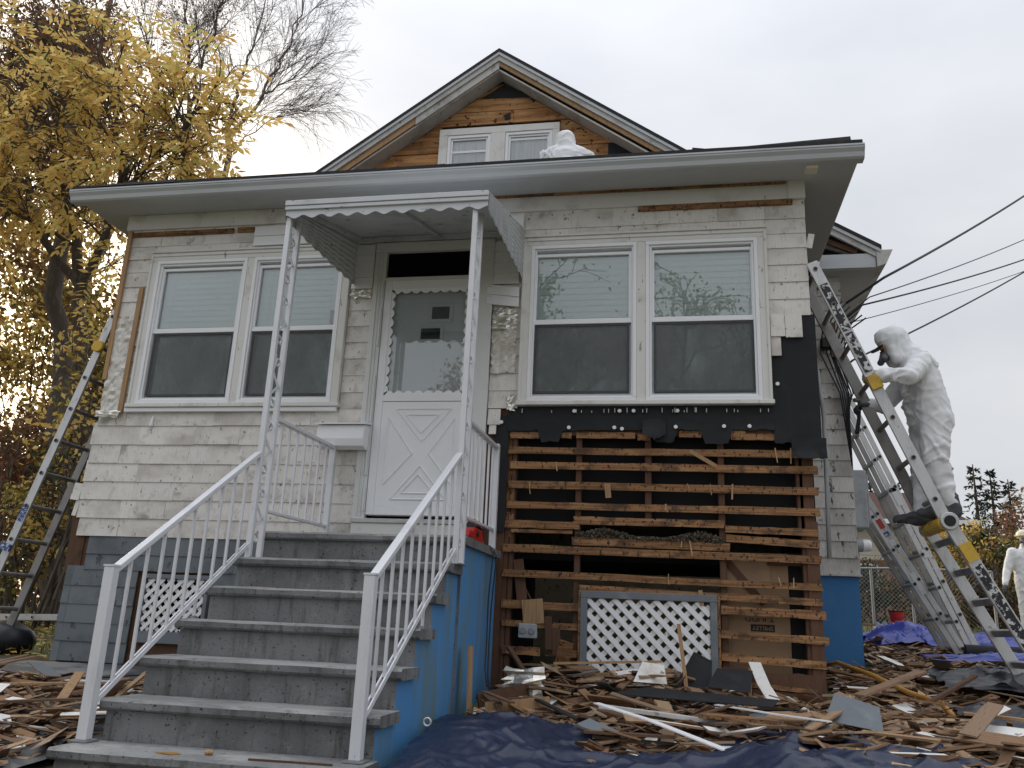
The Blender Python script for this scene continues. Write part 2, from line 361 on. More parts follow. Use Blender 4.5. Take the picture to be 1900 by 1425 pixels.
MT['curtain'] = pbr('white_net_curtain', (0.72, 0.74, 0.80), [((0.50, 0.52, 0.58), 3, 0.42, 0.68, (9, 9, 0.4), 0.7, 4)], rough=0.8)
MT['nest'] = pbr('mouldy_insulation', (0.12, 0.10, 0.075), two=[(0.07, 0.055, 0.04), (0.17, 0.15, 0.115), (0.13, 0.08, 0.045)], rough=0.95)
MT['clearmask'] = pbr('grey_respirator', (0.12, 0.12, 0.14), rough=0.45)
MT['cap_yellow'] = pbr('pale_yellow_hardhat', (0.80, 0.76, 0.56), rough=0.4)
MT['print_black'] = pbr('black_stencil_print', (0.02, 0.018, 0.016), rough=0.9)
MT['label_blue'] = pbr('blue_ladder_label', (0.05, 0.09, 0.26), [((0.7, 0.7, 0.72), 60, 0.55, 0.58, (1, 1, 1), 0.8, 2)], rough=0.5)
MT['label_white'] = pbr('white_ladder_label', (0.72, 0.72, 0.72), rough=0.5)
MT['label_red'] = pbr('red_ladder_label', (0.45, 0.06, 0.05), rough=0.5)
MT['lamp'] = pbr('cream_plastic', (0.70, 0.62, 0.50), rough=0.5)

# ---------------------------------------------------------------- mesh helpers
def tag(o, label=None, cat=None, group=None, kind=None):
    if label: o['label'] = label
    if cat: o['category'] = cat
    if group: o['group'] = group
    if kind: o['kind'] = kind
    return o

def empty(name, loc, label=None, cat=None, group=None):
    o = bpy.data.objects.new(name, None)
    o.empty_display_size = 0.1
    COL.objects.link(o)
    o.location = loc
    return tag(o, label, cat, group)

def adopt(o, parent):
    """parent in place (parents are Empties or meshes with pure translation/rotation)"""
    if parent is not None:
        o.parent = parent
        o.matrix_parent_inverse = world(parent).inverted()
    return o

def world(o):
    m = Matrix.LocRotScale(o.location, o.rotation_euler if o.rotation_mode != 'QUATERNION' else o.rotation_quaternion, o.scale)
    if o.parent is not None:
        m = world(o.parent) @ o.matrix_parent_inverse @ m
    return m

class MB:
    def __init__(s):
        s.v = []; s.f = []; s.m = []
    def face(s, pts, m=0):
        i = len(s.v); s.v += [tuple(p) for p in pts]; s.f.append(tuple(range(i, i + len(pts)))); s.m.append(m)
    def box(s, x0, x1, y0, y1, z0, z1, m=0):
        i = len(s.v)
        s.v += [(x0, y0, z0), (x1, y0, z0), (x1, y1, z0), (x0, y1, z0), (x0, y0, z1), (x1, y0, z1), (x1, y1, z1), (x0, y1, z1)]
        for q in ((0, 3, 2, 1), (4, 5, 6, 7), (0, 1, 5, 4), (1, 2, 6, 5), (2, 3, 7, 6), (3, 0, 4, 7)):
            s.f.append(tuple(i + k for k in q)); s.m.append(m)
    def obox(s, c, d, R, m=0):
        i = len(s.v); c = V(c)
        for z in (-1, 1):
            for (x, y) in ((-1, -1), (1, -1), (1, 1), (-1, 1)):
                s.v.append(tuple(c + R @ V((x * d[0] / 2, y * d[1] / 2, z * d[2] / 2))))
        for q in ((0, 3, 2, 1), (4, 5, 6, 7), (0, 1, 5, 4), (1, 2, 6, 5), (2, 3, 7, 6), (3, 0, 4, 7)):
            s.f.append(tuple(i + k for k in q)); s.m.append(m)
    def beam(s, p0, p1, w_, t_, up=(0, 0, 1), m=0):
        """w_ = size along 'side' axis (d x up), t_ = size along the other"""
        p0 = V(p0); p1 = V(p1); d = (p1 - p0); L = d.length; d.normalize()
        a = d.cross(V(up)).normalized(); b = a.cross(d).normalized()
        R = Matrix((d, a, b)).transposed()
        s.obox((p0 + p1) / 2, (L, w_, t_), R, m)
    def tube(s, pts, r, n=8, m=0, cap=True):
        pts = [V(p) for p in pts]
        rs = r if isinstance(r, (list, tuple)) else [r] * len(pts)
        base = len(s.v); prev = None
        for k, p in enumerate(pts):
            if k == 0: t = pts[1] - p
            elif k == len(pts) - 1: t = p - pts[k - 1]
            else: t = pts[k + 1] - pts[k - 1]
            if t.length < 1e-9: t = V((0, 0, 1))
            t.normalize()
            if prev is None:
                a = t.cross(V((0, 0, 1)) if abs(t.z) < 0.9 else V((1, 0, 0))).normalized()
            else:
                a = (prev - t * prev.dot(t))
                a = a.normalized() if a.length > 1e-6 else t.cross(V((1, 0, 0))).normalized()
            prev = a; b = t.cross(a)
            for j in range(n):
                an = 2 * pi * j / n
                s.v.append(tuple(p + (a * cos(an) + b * sin(an)) * rs[k]))
        for k in range(len(pts) - 1):
            for j in range(n):
                j2 = (j + 1) % n
                s.f.append((base + k * n + j, base + k * n + j2, base + (k + 1) * n + j2, base + (k + 1) * n + j)); s.m.append(m)
        if cap:
            s.f.append(tuple(base + j for j in range(n))[::-1]); s.m.append(m)
            e = base + (len(pts) - 1) * n
            s.f.append(tuple(e + j for j in range(n))); s.m.append(m)
    def prism(s, poly, d, m=0):
        """poly: 3-D polygon points, extruded by vector d"""
        d = V(d); n = len(poly); i = len(s.v)
        s.v += [tuple(V(p)) for p in poly] + [tuple(V(p) + d) for p in poly]
        s.f.append(tuple(i + k for k in range(n))); s.m.append(m)
        s.f.append(tuple(i + n + k for k in range(n))[::-1]); s.m.append(m)
        for k in range(n):
            k2 = (k + 1) % n
            s.f.append((i + k2, i + k, i + n + k, i + n + k2)); s.m.append(m)
    def ball(s, c, r, n=10, k=7, m=0, sc=(1, 1, 1)):
        c = V(c); i = len(s.v)
        for a in range(k + 1):
            ph = pi * a / k
            for j in range(n):
                th = 2 * pi * j / n
                s.v.append((c.x + r * sc[0] * sin(ph) * cos(th), c.y + r * sc[1] * sin(ph) * sin(th), c.z + r * sc[2] * cos(ph)))
        for a in range(k):
            for j in range(n):
                j2 = (j + 1) % n
                s.f.append((i + a * n + j, i + (a + 1) * n + j, i + (a + 1) * n + j2, i + a * n + j2)); s.m.append(m)
    def build(s, name, mats, parent=None, smooth=False, bevel=0.0, seg=1, fix=True):
        me = bpy.data.meshes.new(name)
        me.from_pydata(s.v, [], s.f)
        if not isinstance(mats, (list, tuple)): mats = [mats]
        for q in mats: me.materials.append(MT[q] if isinstance(q, str) else q)
        if len(mats) > 1: me.polygons.foreach_set('material_index', s.m)
        if smooth: me.polygons.foreach_set('use_smooth', [True] * len(me.polygons))
        if fix:
            bm = bmesh.new(); bm.from_mesh(me)
            bmesh.ops.recalc_face_normals(bm, faces=bm.faces); bm.to_mesh(me); bm.free()
        o = bpy.data.objects.new(name, me)
        COL.objects.link(o)
        if bevel:
            b = o.modifiers.new('bevel', 'BEVEL'); b.width = bevel; b.segments = seg; b.limit_method = 'ANGLE'
        adopt(o, parent)
        return o

def boxo(name, mat, parent, *a, bevel=0.0, label=None):
    m = MB(); m.box(*a)
    o = m.build(name, mat, parent, bevel=bevel)
    if label: o['label'] = label
    return o

_cache = {}
def shared(key, maker, name, mats):
    """mesh data shared by alike pieces"""
    if key not in _cache:
        mb = maker(); me = bpy.data.meshes.new(name); me.from_pydata(mb.v, [], mb.f)
        if not isinstance(mats, (list, tuple)): mats = [mats]
        for q in mats: me.materials.append(MT[q])
        if len(mats) > 1: me.polygons.foreach_set('material_index', mb.m)
        bm = bmesh.new(); bm.from_mesh(me); bmesh.ops.recalc_face_normals(bm, faces=bm.faces); bm.to_mesh(me); bm.free()
        _cache[key] = me
    return _cache[key]

def place(name, me, loc, scale=(1, 1, 1), rot=(0, 0, 0), parent=None):
    o = bpy.data.objects.new(name, me)
    COL.objects.link(o)
    o.location = loc; o.scale = scale; o.rotation_euler = rot
    adopt(o, parent)
    return o

def sstep(a, b, x):
    t = max(0.0, min(1.0, (x - a) / (b - a))); return t * t * (3 - 2 * t)
def gz(x, y):
    """height of the ground"""
    if y < 0: return 0.375 + 0.09 * max(y, -9)
    r = 0.375 + 0.11 * min(y, 3) + 0.05 * max(0, min(y - 3, 9)) + 0.01 * max(0, y - 12)
    l = 0.385 + 0.05 * min(y, 12) + 0.01 * max(0, y - 12)
    k = sstep(-3, 3, x)
    return l * (1 - k) + r * k
# ================================================================ ground and house shell
random.seed(7)
def axis(a, lo, hi, near, far):
    out = []; x = lo
    while x < hi:
        out.append(x); d = abs(x - a)
        x += near if d < 9 else min(far, near + (d - 9) * 0.25)
    out.append(hi); return out
xs = axis(0, -260, 260, 0.35, 30); ys = axis(0, -40, 420, 0.35, 30)
me = bpy.data.meshes.new('ground')
vs = []; fs = []
for y in ys:
    for x in xs:
        q = 0.0 if abs(x) > 30 or y > 30 else 0.03 * mn.noise(V((x * 0.7, y * 0.7, 0))) + 0.015 * mn.noise(V((x * 2.3, y * 2.3, 3)))
        vs.append((x, y, gz(x, y) + q - 0.03))
nx = len(xs)
for j in range(len(ys) - 1):
    for i in range(nx - 1):
        fs.append((j * nx + i, j * nx + i + 1, (j + 1) * nx + i + 1, (j + 1) * nx + i))
me.from_pydata(vs, [], fs); me.materials.append(MT['ground'])
me.polygons.foreach_set('use_smooth', [True] * len(fs))
g = bpy.data.objects.new('ground', me); COL.objects.link(g); tag(g, kind='structure')

house = empty('house', (0.5, 0.9, 0.4), 'old wooden house half stripped of its white shingles, with bare laths at the lower right', 'house')
XL, XR, D = -2.60, 3.53, 1.8

def grid_wall(mb, x0, x1, z0, z1, holes, y0, y1):
    X = sorted({x0, x1} | {h[i] for h in holes for i in (0, 1) if x0 < h[i] < x1})
    Z = sorted({z0, z1} | {h[i] for h in holes for i in (2, 3) if z0 < h[i] < z1})
    for a, b in zip(X, X[1:]):
        for c, d in zip(Z, Z[1:]):
            mx_, mz_ = (a + b) / 2, (c + d) / 2
            if any(h[0] < mx_ < h[1] and h[2] < mz_ < h[3] for h in holes): continue
            mb.box(a, b, y0, y1, c, d)

WZ0, WZ1 = 2.534, 4.012
HOLES = [(-2.20, -1.32, 2.60, 3.92), (-1.24, -0.36, 2.60, 3.92), (1.31, 2.18, 2.60, 3.92), (2.28, 3.15, 2.60, 3.92),
         (0.02, 0.85, 1.60, 3.94), (1.165, XR, 0.3, 2.30), (-1.84, -1.29, 0.66, 1.08)]
mb = MB(); grid_wall(mb, XL + 0.02, XR, 0.37, 4.43, HOLES, 0.012, 0.11)
mb.build('wall_sheathing', 'wood', house)
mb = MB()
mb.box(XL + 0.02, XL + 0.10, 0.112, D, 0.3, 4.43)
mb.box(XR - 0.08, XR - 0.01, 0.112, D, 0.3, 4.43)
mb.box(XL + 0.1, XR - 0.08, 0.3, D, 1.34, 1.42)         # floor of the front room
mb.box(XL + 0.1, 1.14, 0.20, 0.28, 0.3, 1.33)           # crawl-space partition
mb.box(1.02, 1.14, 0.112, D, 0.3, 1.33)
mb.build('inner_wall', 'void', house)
# main body behind
mb = MB()
mb.box(-3.0, 4.13, D + 0.02, D + 0.12, 1.41, 4.335)
mb.box(4.03, 4.13, D + 0.13, 9, 1.41, 4.335); mb.box(-3.0, -2.9, D + 0.13, 9, 0.4, 4.36); mb.box(-2.89, 4.02, 8.9, 9, 0.4, 4.36)
mb.build('main_wall', 'shingle_worn', house)
boxo('foundation', 'bluewall', house, 3.45, 4.125, D + 0.005, D + 0.14, 0.35, 1.395)
boxo('foundation', 'bluewall', house, 3.99, 4.125, D + 0.145, 9, 0.35, 1.395)
boxo('water_table', 'shingle_worn', house, 3.55, 4.15, D - 0.03, D + 0.004, 1.385, 1.402)

# ---------------------------------------------------------------- shingles, one by one
def wedge():
    m = MB()
    i = [(0, 0, 0), (1, 0, 0), (1, 0, 1), (0, 0, 1), (0, -1, 0), (1, -1, 0), (1, -.25, 1), (0, -.25, 1)]
    for q in ((4, 5, 6, 7), (0, 1, 5, 4), (1, 2, 6, 5), (3, 0, 4, 7), (2, 3, 7, 6), (0, 3, 2, 1)):
        m.face([i[k] for k in q])
    return m
def shingle(x0, x1, z0, z1, mat, y=0.0, t=0.016, tilt=0.0, over=0.03):
    me = shared('shingle_' + mat, wedge, 'shingle', [mat])
    o = place('shingle', me, (x0 + 0.0008, y, z0 + random.uniform(-.003, .003)), (x1 - x0 - 0.0016, t * random.uniform(.85, 1.2), z1 - z0 + over),
              (0, tilt + random.uniform(-.004, .004), 0), house)
    return o
def course(x0, x1, z0, z1, mat, y=0.0, wmin=0.28, wmax=0.55, t=0.016, over=0.03):
    x = x0
    while x < x1 - 0.01:
        wd = random.uniform(wmin, wmax)
        if x1 - x - wd < 0.13: wd = x1 - x
        shingle(x, x + wd, z0, z1, mat, y, t, 0, over); x += wd
CH = [(-2.29, -0.30, WZ0 - 0.035, WZ1), (1.235, 3.23, WZ0, WZ1), (-0.085, 0.99, 1.50, 4.02)]
UB = [4.262, 4.105, 3.975, 3.845, 3.698, 3.55, 3.405, 3.26, 3.115, 2.965, 2.815, 2.668, 2.52, 2.375, 2.207, 2.04, 1.88, 1.722, 1.565, 1.41]
for zt_, zb_ in zip(UB, UB[1:]):
    spans = []
    X = sorted({XL, XR + 0.015} | {h[i] for h in CH for i in (0, 1)})
    for a, b in zip(X, X[1:]):
        z0, z1 = zb_, zt_
        mxx = (a + b) / 2
        for h in CH:
            if h[0] < mxx < h[1]:
                if h[2] <= z0 + .02 and h[3] >= z1 - .02: z0 = z1
                elif h[2] < z1 and h[2] > z0: z1 = h[2]
                elif h[3] > z0 and h[3] < z1: z0 = h[3]
        if z1 - z0 > 0.025: spans.append((a, b, z0, z1))
    mg = []
    for q in spans:
        if mg and abs(mg[-1][1] - q[0]) < 1e-6 and mg[-1][2:] == q[2:] and q[0] < -0.2: mg[-1] = (mg[-1][0], q[1], q[2], q[3])
        else: mg.append(q)
    for a, b, z0, z1 in mg:
        if a > 0.9:                                       # right of the door
            if a < 1.2:                                   # strip between the door and the right windows
                if z0 < 2.48: continue
            elif z0 < 3.2: continue
        left = a
        if a == XL:
            if zb_ < 2.3: left = -2.59 + random.uniform(-.02, .02)
            elif zb_ < 3.4: left = -2.56
        course(left, b, z0, z1, 'shingle')
# ragged remains at the right end
for x0, x1, z0, z1 in ((3.235, 3.345, 3.086, 3.262), (3.347, 3.475, 3.078, 3.262), (3.235, 3.31, 2.93, 3.08),
                       (0.995, 1.10, 2.38, 2.50), (1.01, 1.07, 2.30, 2.40)):
    shingle(x0, x1, z0, z1, 'shingle', y=-0.02, over=0.012)
for x0, z0, tl in ((3.535, 3.84, 0.22), (3.56, 3.60, 0.25)):
    shingle(x0, x0 + 0.05, z0, z0 + 0.13, 'shingle', tilt=tl, over=0)
# loose ones at the lower left corner
for x0, x1, z0, z1 in ((-2.70, -2.615, 1.722, 1.87), (-2.66, -2.62, 1.58, 1.72)):
    shingle(x0, x1, z0, z1, 'shingle', tilt=0.12, over=0)
# grey skirt
GB = [1.41, 1.259, 1.129, 0.995, 0.845, 0.693, 0.549, 0.388]
for k, (zt_, zb_) in enumerate(zip(GB, GB[1:])):
    lx = -2.45 if k < 2 else -2.61
    yy = -0.012 * k / 6
    if k >= 2: course(lx, lx + 0.07, zb_, zt_, 'shingle_grey', yy, 0.3, 0.6)
    a0 = lx + 0.07 if k >= 2 else lx
    if zb_ > 1.10: course(a0, -0.32, zb_, zt_, 'shingle_grey', yy, 0.4, 0.7)
    else:
        course(a0, -1.93, zb_, zt_, 'shingle_grey', yy, 0.35, 0.6)
        if zb_ > 0.5: course(-1.24, -0.32, zb_, zt_, 'shingle_grey', yy, 0.35, 0.6)
# brown bare corner behind the skirt
boxo('corner_board', 'wood', house, -2.645, -2.50, 0.0, 0.011, 1.10, 1.66)
boxo('corner_board', 'tan', house, -2.575, -2.535, -0.045, -0.018, 2.80, 4.26)
# courses of the main wall seen past the right corner
z = 1.40; row = 0
while z < 4.30:
    z1 = min(z + 0.152, 4.33)
    course(3.545, 4.135, z, z1, 'shingle_worn', D + 0.018, 0.17, 0.36)
    z = z1; row += 1

# ---------------------------------------------------------------- frieze, strips, foil, vinyl leftovers
mb = MB(); mb.box(XL - 0.01, XR + 0.02, -0.03, 0.011, 4.275, 4.425)
mb.build('frieze_board', 'trim', house, bevel=0.003)
boxo('frieze_board', 'trim', house, 3.42, 3.55, -0.045, -0.031, 4.27, 4.43)
for a, b, zc in ((-2.53, -1.50, 4.222), (-1.46, -1.30, 4.225), (2.20, 3.45, 4.245)):
    boxo('nailing_strip', 'lath', house, a, b, -0.030, -0.013, zc - 0.02, zc + 0.026)
boxo('nailing_strip', 'lath', house, 0.95, 3.40, -0.05, -0.036, 4.405, 4.427)
mb = MB(); mb.beam((-2.335, -0.036, 3.68), (-2.345, -0.036, 2.49), 0.042, 0.022, (0, 1, 0)); mb.build('vertical_strip', 'tan', house)
# foil-faced paper beside the left window
def crumple(x0, x1, z0, z1, y, n, amp, seed, wob=0.012):
    m = MB(); r = random.Random(seed); P = []
    for j in range(n + 1):
        for i in range(n // 2 + 1):
            u, v = i / (n // 2), j / n
            e = (u in (0, 1)) * r.uniform(-wob, wob); f = (v in (0, 1)) * r.uniform(-wob, wob)
            x = x0 + (x1 - x0) * u + e; zz_ = z0 + (z1 - z0) * v + f
            P.append((x, y - abs(amp * mn.noise(V((x * 14, zz_ * 14, seed)))) - amp * .3 * r.random(), zz_))
    k = n // 2 + 1
    m.v = P
    for j in range(n):
        for i in range(n // 2):
            m.f.append((j * k + i, j * k + i + 1, (j + 1) * k + i + 1, (j + 1) * k + i)); m.m.append(0)
    return m
crumple(-2.545, -2.36, 2.48, 3.40, -0.022, 26, 0.022, 3).build('foil_paper', 'foil_dull', house, smooth=False)
crumple(-2.56, -2.33, 2.44, 2.50, -0.05, 10, 0.05, 5).build('foil_paper', 'foil', house)
crumple(-0.285, -0.10, 3.515, 3.585, -0.03, 10, 0.05, 6).build('foil_patch', 'foil', house)
crumple(1.00, 1.20, 3.19, 3.385, -0.024, 14, 0.035, 8).build('foil_patch', 'foil', house)
crumple(1.005, 1.20, 2.82, 3.20, -0.022, 18, 0.02, 9).build('foil_paper', 'foil_dull', house)
crumple(1.15, 1.21, 2.50, 2.63, -0.026, 8, 0.03, 10).build('foil_patch', 'foil', house)
crumple(-0.505, -0.485, 1.95, 2.0, -0.03, 6, 0.03, 12).build('foil_patch', 'foil', house)
mb = MB(); mb.tube([(-2.02, -0.02, 2.46), (-2.021, -0.03, 2.42), (-2.023, -0.03, 2.37)], [0.006, 0.012, 0.018], 6); mb.build('caulk_drip', 'vinyl', house)
def siding_panel(x0, x1, z0, z1, y=-0.032, tilt=0.0):
    m = MB(); n = max(1, round((z1 - z0) / 0.10)); h = (z1 - z0) / n
    for k in range(n):
        a, b = z0 + k * h, z0 + (k + 1) * h
        m.prism([(x0, y + 0.004, a), (x0, y - 0.012, a), (x0, y - 0.002, b - 0.002), (x0, y + 0.004, b - 0.002)], (x1 - x0, 0, 0))
    for v in range(len(m.v)):
        x, yy, zz_ = m.v[v]; m.v[v] = (x, yy, zz_ - (x - x0) * tilt)
    return m.build('siding_panel', 'vinyl', house)
siding_panel(-1.28, -0.28, 4.055, 4.25)
siding_panel(0.925, 1.205, 3.60, 4.0); siding_panel(0.94, 1.215, 3.42, 3.60, -0.045, 0.13)
siding_panel(1.06, 1.225, 4.0, 4.24); siding_panel(-0.29, -0.095, 3.60, 4.02, -0.03)

# ---------------------------------------------------------------- windows
def frame(m, x0, x1, z0, z1, wd, y0, y1, mi=0, bot=None):
    b = bot or wd
    m.box(x0, x1, y0, y1, z1 - wd, z1, mi); m.box(x0, x1, y0, y1, z0, z0 + b, mi)
    m.box(x0, x0 + wd, y0, y1, z0 + b, z1 - wd, mi); m.box(x1 - wd, x1, y0, y1, z0 + b, z1 - wd, mi)
def casing(x0, x1, mid0, mid1, zb):
    m = MB(); y0, y1 = -0.048, 0.011
    m.box(x0, x1, y0, y1, 3.935, 4.012)                                   # head
    m.box(x0 - 0.006, x1 + 0.006, y0 - 0.014, y1, 4.0125, 4.032)          # drip cap
    m.box(x0, x0 + 0.072, y0, y1, zb + 0.035, 3.9345); m.box(x1 - 0.072, x1, y0, y1, zb + 0.035, 3.9345)
    m.box(x0, x0 + 0.022, y0 - 0.012, y0 - 0.0005, zb + 0.035, 4.0)
    m.box(x1 - 0.022, x1, y0 - 0.012, y0 - 0.0005, zb + 0.035, 4.0)
    m.box(mid0, mid1, y0 + 0.002, y1, zb + 0.035, 3.9345)
    m.box(x0 + 0.0225, x1 - 0.0225, y0 - 0.010, y0 - 0.0005, 3.975, 3.999)
    m.build('window_casing', 'trim', house, bevel=0.003)
    m = MB(); m.box(x0 - 0.012, x1 + 0.012, y0 - 0.02, y1, zb, zb + 0.0345); m.build('window_sill', 'trim', house, bevel=0.004)
casing(-2.278, -0.303, -1.303, -1.237, WZ0)
casing(1.238, 3.229, 2.193, 2.265, WZ0)
boxo('starter_strip', 'vinyl', house, -2.30, -0.31, -0.05, -0.012, 2.495, 2.532, bevel=0.003)

def window(gx, f0, f1):
    g0, g1 = gx, gx + 0.765
    m = MB()
    frame(m, f0, f1, 2.571, 3.934, 0.030, -0.052, 0.05)
    frame(m, f0 + 0.0305, f1 - 0.0305, 2.6015, 3.9035, max(0.012, (g0 - f0 - 0.0305) * 0.45), -0.036, 0.05)
    o = m.build('window', 'vinyl', house, bevel=0.002)
    a, b = f0 + 0.031, f1 - 0.031
    m = MB(); frame(m, g0 - 0.026, g1 + 0.026, 3.255, 3.866, 0.026, -0.018, 0.018, bot=0.022)
    m.build('upper_sash', 'vinyl', o, bevel=0.002)
    m = MB(); frame(m, g0 - 0.02, g1 + 0.02, 2.622, 3.25, 0.02, 0.006, 0.03); m.box(g0 - .03, g1 + .03, -0.022, 0.0055, 3.232, 3.2545)
    m.build('lower_sash', 'vinyl', o, bevel=0.002)
    m = MB(); m.box(g0, g1, 0.004, 0.008, 3.277, 3.84); m.build('upper_pane', 'glass', o)
    m = MB(); m.box(g0, g1, 0.012, 0.016, 2.642, 3.23); m.build('lower_pane', 'glass', o)
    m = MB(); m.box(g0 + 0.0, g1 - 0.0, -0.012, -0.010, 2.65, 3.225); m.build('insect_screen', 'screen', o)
    m = MB(); frame(m, g0 - 0.008, g1 + 0.008, 2.642, 3.231, 0.018, -0.016, -0.004); m.build('screen_frame', 'darkgrey', o)
    m = MB(); k = 0; zz_ = 2.60
    while zz_ < 3.90:                                                     # closed slats
        m.face([(g0 - .03, 0.032, zz_), (g1 + .03, 0.032, zz_), (g1 + .03, 0.040, zz_ + 0.060), (g0 - .03, 0.040, zz_ + 0.060)])
        zz_ += 0.054
    m.face([(g0 - .03, 0.048, 2.58), (g1 + .03, 0.048, 2.58), (g1 + .03, 0.048, 3.92), (g0 - .03, 0.048, 3.92)])
    bl = m.build('blind', 'blind', o, fix=False)
    m = MB()
    for q in (0.09, 0.675):
        m.box(gx + q, gx + q + 0.003, 0.0305, 0.0318, 2.62, 3.86)
    m.build('blind_cord', 'blind', o)
    return o
window(-2.134, -2.206, -1.3035); window(-1.171, -1.2365, -0.375)
window(1.361, 1.31, 2.1925); window(2.335, 2.2655, 3.157)
boxo('window_label', 'greybox', house, -0.475, -0.425, 0.001, 0.0032, 3.30, 3.42)

# ---------------------------------------------------------------- entrance
m = MB()
m.box(-0.083, 0.022, -0.05, 0.011, 1.60, 3.935); m.box(0.842, 0.985, -0.05, 0.011, 1.60, 3.935); m.box(-0.083, 0.985, -0.052, 0.011, 3.9355, 4.02)
m.box(0.0225, 0.8415, -0.045, 0.05, 3.662, 3.692)
for q in (-0.05, -0.02): m.box(q, q + 0.012, -0.058, -0.0505, 1.62, 3.9)
door_frame = m.build('door_frame', 'ivory', house, bevel=0.003)
for a, b in ((3.50, 3.66), (3.06, 3.40), (2.40, 2.80), (1.95, 2.30), (1.66, 1.85)):
    boxo('hinge_strip', 'ivory', door_frame, 0.0, 0.016, -0.068, -0.0505, a, b)
m = MB(); m.box(0.0225, 0.8415, 0.0, 0.006, 3.6925, 3.935); m.build('transom', 'mesh_glass', house)
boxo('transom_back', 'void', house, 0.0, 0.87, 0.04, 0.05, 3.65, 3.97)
# storm door: outer frame, scalloped glass, cross-buck panel
m = MB()
sx0, sx1, sz0, sz1 = 0.026, 0.838, 1.632, 3.6615
gx0, gx1, gz0, gz1 = 0.112, 0.764, 2.655, 3.556
yf, yb = -0.040, -0.005
m.box(sx0, gx0 - 0.02, yf, yb, sz0, sz1); m.box(gx1 + 0.02, sx1, yf, yb, sz0, sz1)
m.box(gx0 - 0.0195, gx1 + 0.0195, yf, yb, gz1 + 0.02, sz1)
m.box(gx0 - 0.0195, gx1 + 0.0195, yf, yb, 2.577, gz0 - 0.02)
m.box(gx0 - 0.0195, gx1 + 0.0195, yf + 0.004, yb, sz0 + 0.075, 2.573); m.box(gx0 - 0.0195, gx1 + 0.0195, yf, yb, sz0, sz0 + 0.0745)
door = m.build('storm_door', 'door', house, bevel=0.003)
def ridge(p, q, wd=0.018, h=0.010):
    a, b = V((p[0], 0, p[1])), V((q[0], 0, q[1])); d = (b - a).normalized(); n = V((-d.z, 0, d.x)) * wd / 2
    y0 = yf + 0.0039; mm = MB()
    pts = [V((0, y0, 0)) + a - n, V((0, y0 - h, 0)) + a, V((0, y0, 0)) + a + n]
    mm.prism(pts, b - a); return mm
PX0, PX1, PZ0, PZ1 = 0.15, 0.72, 1.76, 2.51
cx_, cz_ = (PX0 + PX1) / 2, (PZ0 + PZ1) / 2
bk = MB()
def addr(pts):
    for p, q in zip(pts, pts[1:] + pts[:1]):
        r_ = ridge(p, q); o_ = len(bk.v); bk.v += r_.v; bk.f += [tuple(i + o_ for i in f) for f in r_.f]; bk.m += r_.m
hx, hz = PX1 - PX0, PZ1 - PZ0
addr([(PX0 + .07, PZ1), (PX1 - .03, PZ1), (cx_ + .02, cz_ + .10)]); addr([(PX0 + .16, PZ1 - .05), (PX1 - .13, PZ1 - .05), (cx_ + .01, cz_ + .17)])
addr([(PX0 + .07, PZ0), (PX1 - .03, PZ0), (cx_ + .02, cz_ - .10)]); addr([(PX0 + .16, PZ0 + .05), (PX1 - .13, PZ0 + .05), (cx_ + .01, cz_ - .17)])
addr([(PX0 + .005, PZ1 - .07), (cx_ - .055, cz_), (PX0 + .005, PZ0 + .12)]); addr([(PX1 + .01, PZ1 - .07), (cx_ + .085, cz_), (PX1 + .01, PZ0 + .12)])
bk.build('cross_buck', 'door', door)
# scalloped ornament round the glass
def scallop(x0, z0, x1, z1, inx, inz, n, amp=0.024):
    mm = MB(); N = n * 6; P = []; Q = []
    for i in range(N + 1):
        t = i / N; x = x0 + (x1 - x0) * t; zz_ = z0 + (z1 - z0) * t
        a = 0.012 + amp * abs(sin(pi * t * n))
        P.append(V((x, yf + 0.006, zz_))); Q.append(V((x + inx * a, yf + 0.006, zz_ + inz * a)))
    for i in range(N):
        mm.prism([P[i], P[i + 1], Q[i + 1], Q[i]], (0, 0.006, 0))
    return mm
sc_ = MB()
for a in ((gx0 - .02, gz1 + .02, gx1 + .02, gz1 + .02, 0, -1, 8), (gx0 - .02, gz0 - .02, gx1 + .02, gz0 - .02, 0, 1, 8),
          (gx0 - .02, gz0 - .02, gx0 - .02, gz1 + .02, 1, 0, 11), (gx1 + .02, gz0 - .02, gx1 + .02, gz1 + .02, -1, 0, 11)):
    q = scallop(*a); o_ = len(sc_.v); sc_.v += q.v; sc_.f += [tuple(i + o_ for i in f) for f in q.f]; sc_.m += q.m
sc_.build('scalloped_trim', 'door', door)
m = MB(); m.box(gx0 - .02, gx1 + .02, -0.018, -0.014, gz0 - .02, gz1 + .02); m.build('storm_glass', 'glass', door)
inner = boxo('inner_door', 'door', house, 0.03, 0.835, 0.012, 0.05, 1.63, 3.66)
for a, b, c, d in ((0.452, 0.605, 3.315, 3.425), (0.366, 0.535, 3.135, 3.232)):
    m = MB(); frame(m, a - 0.035, b + 0.035, c - 0.035, d + 0.035, 0.035, 0.001, 0.0119); l = m.build('door_light', 'door', inner, bevel=0.004)
    boxo('light_pane', 'felt', l, a, b, 0.006, 0.0115, c, d)
boxo('threshold', 'rake', house, -0.085, 0.99, -0.075, 0.0, 1.565, 1.6, bevel=0.004)
boxo('threshold', 'trim', house, -0.08, 0.985, -0.06, 0.011, 1.47, 1.5645, bevel=0.003)
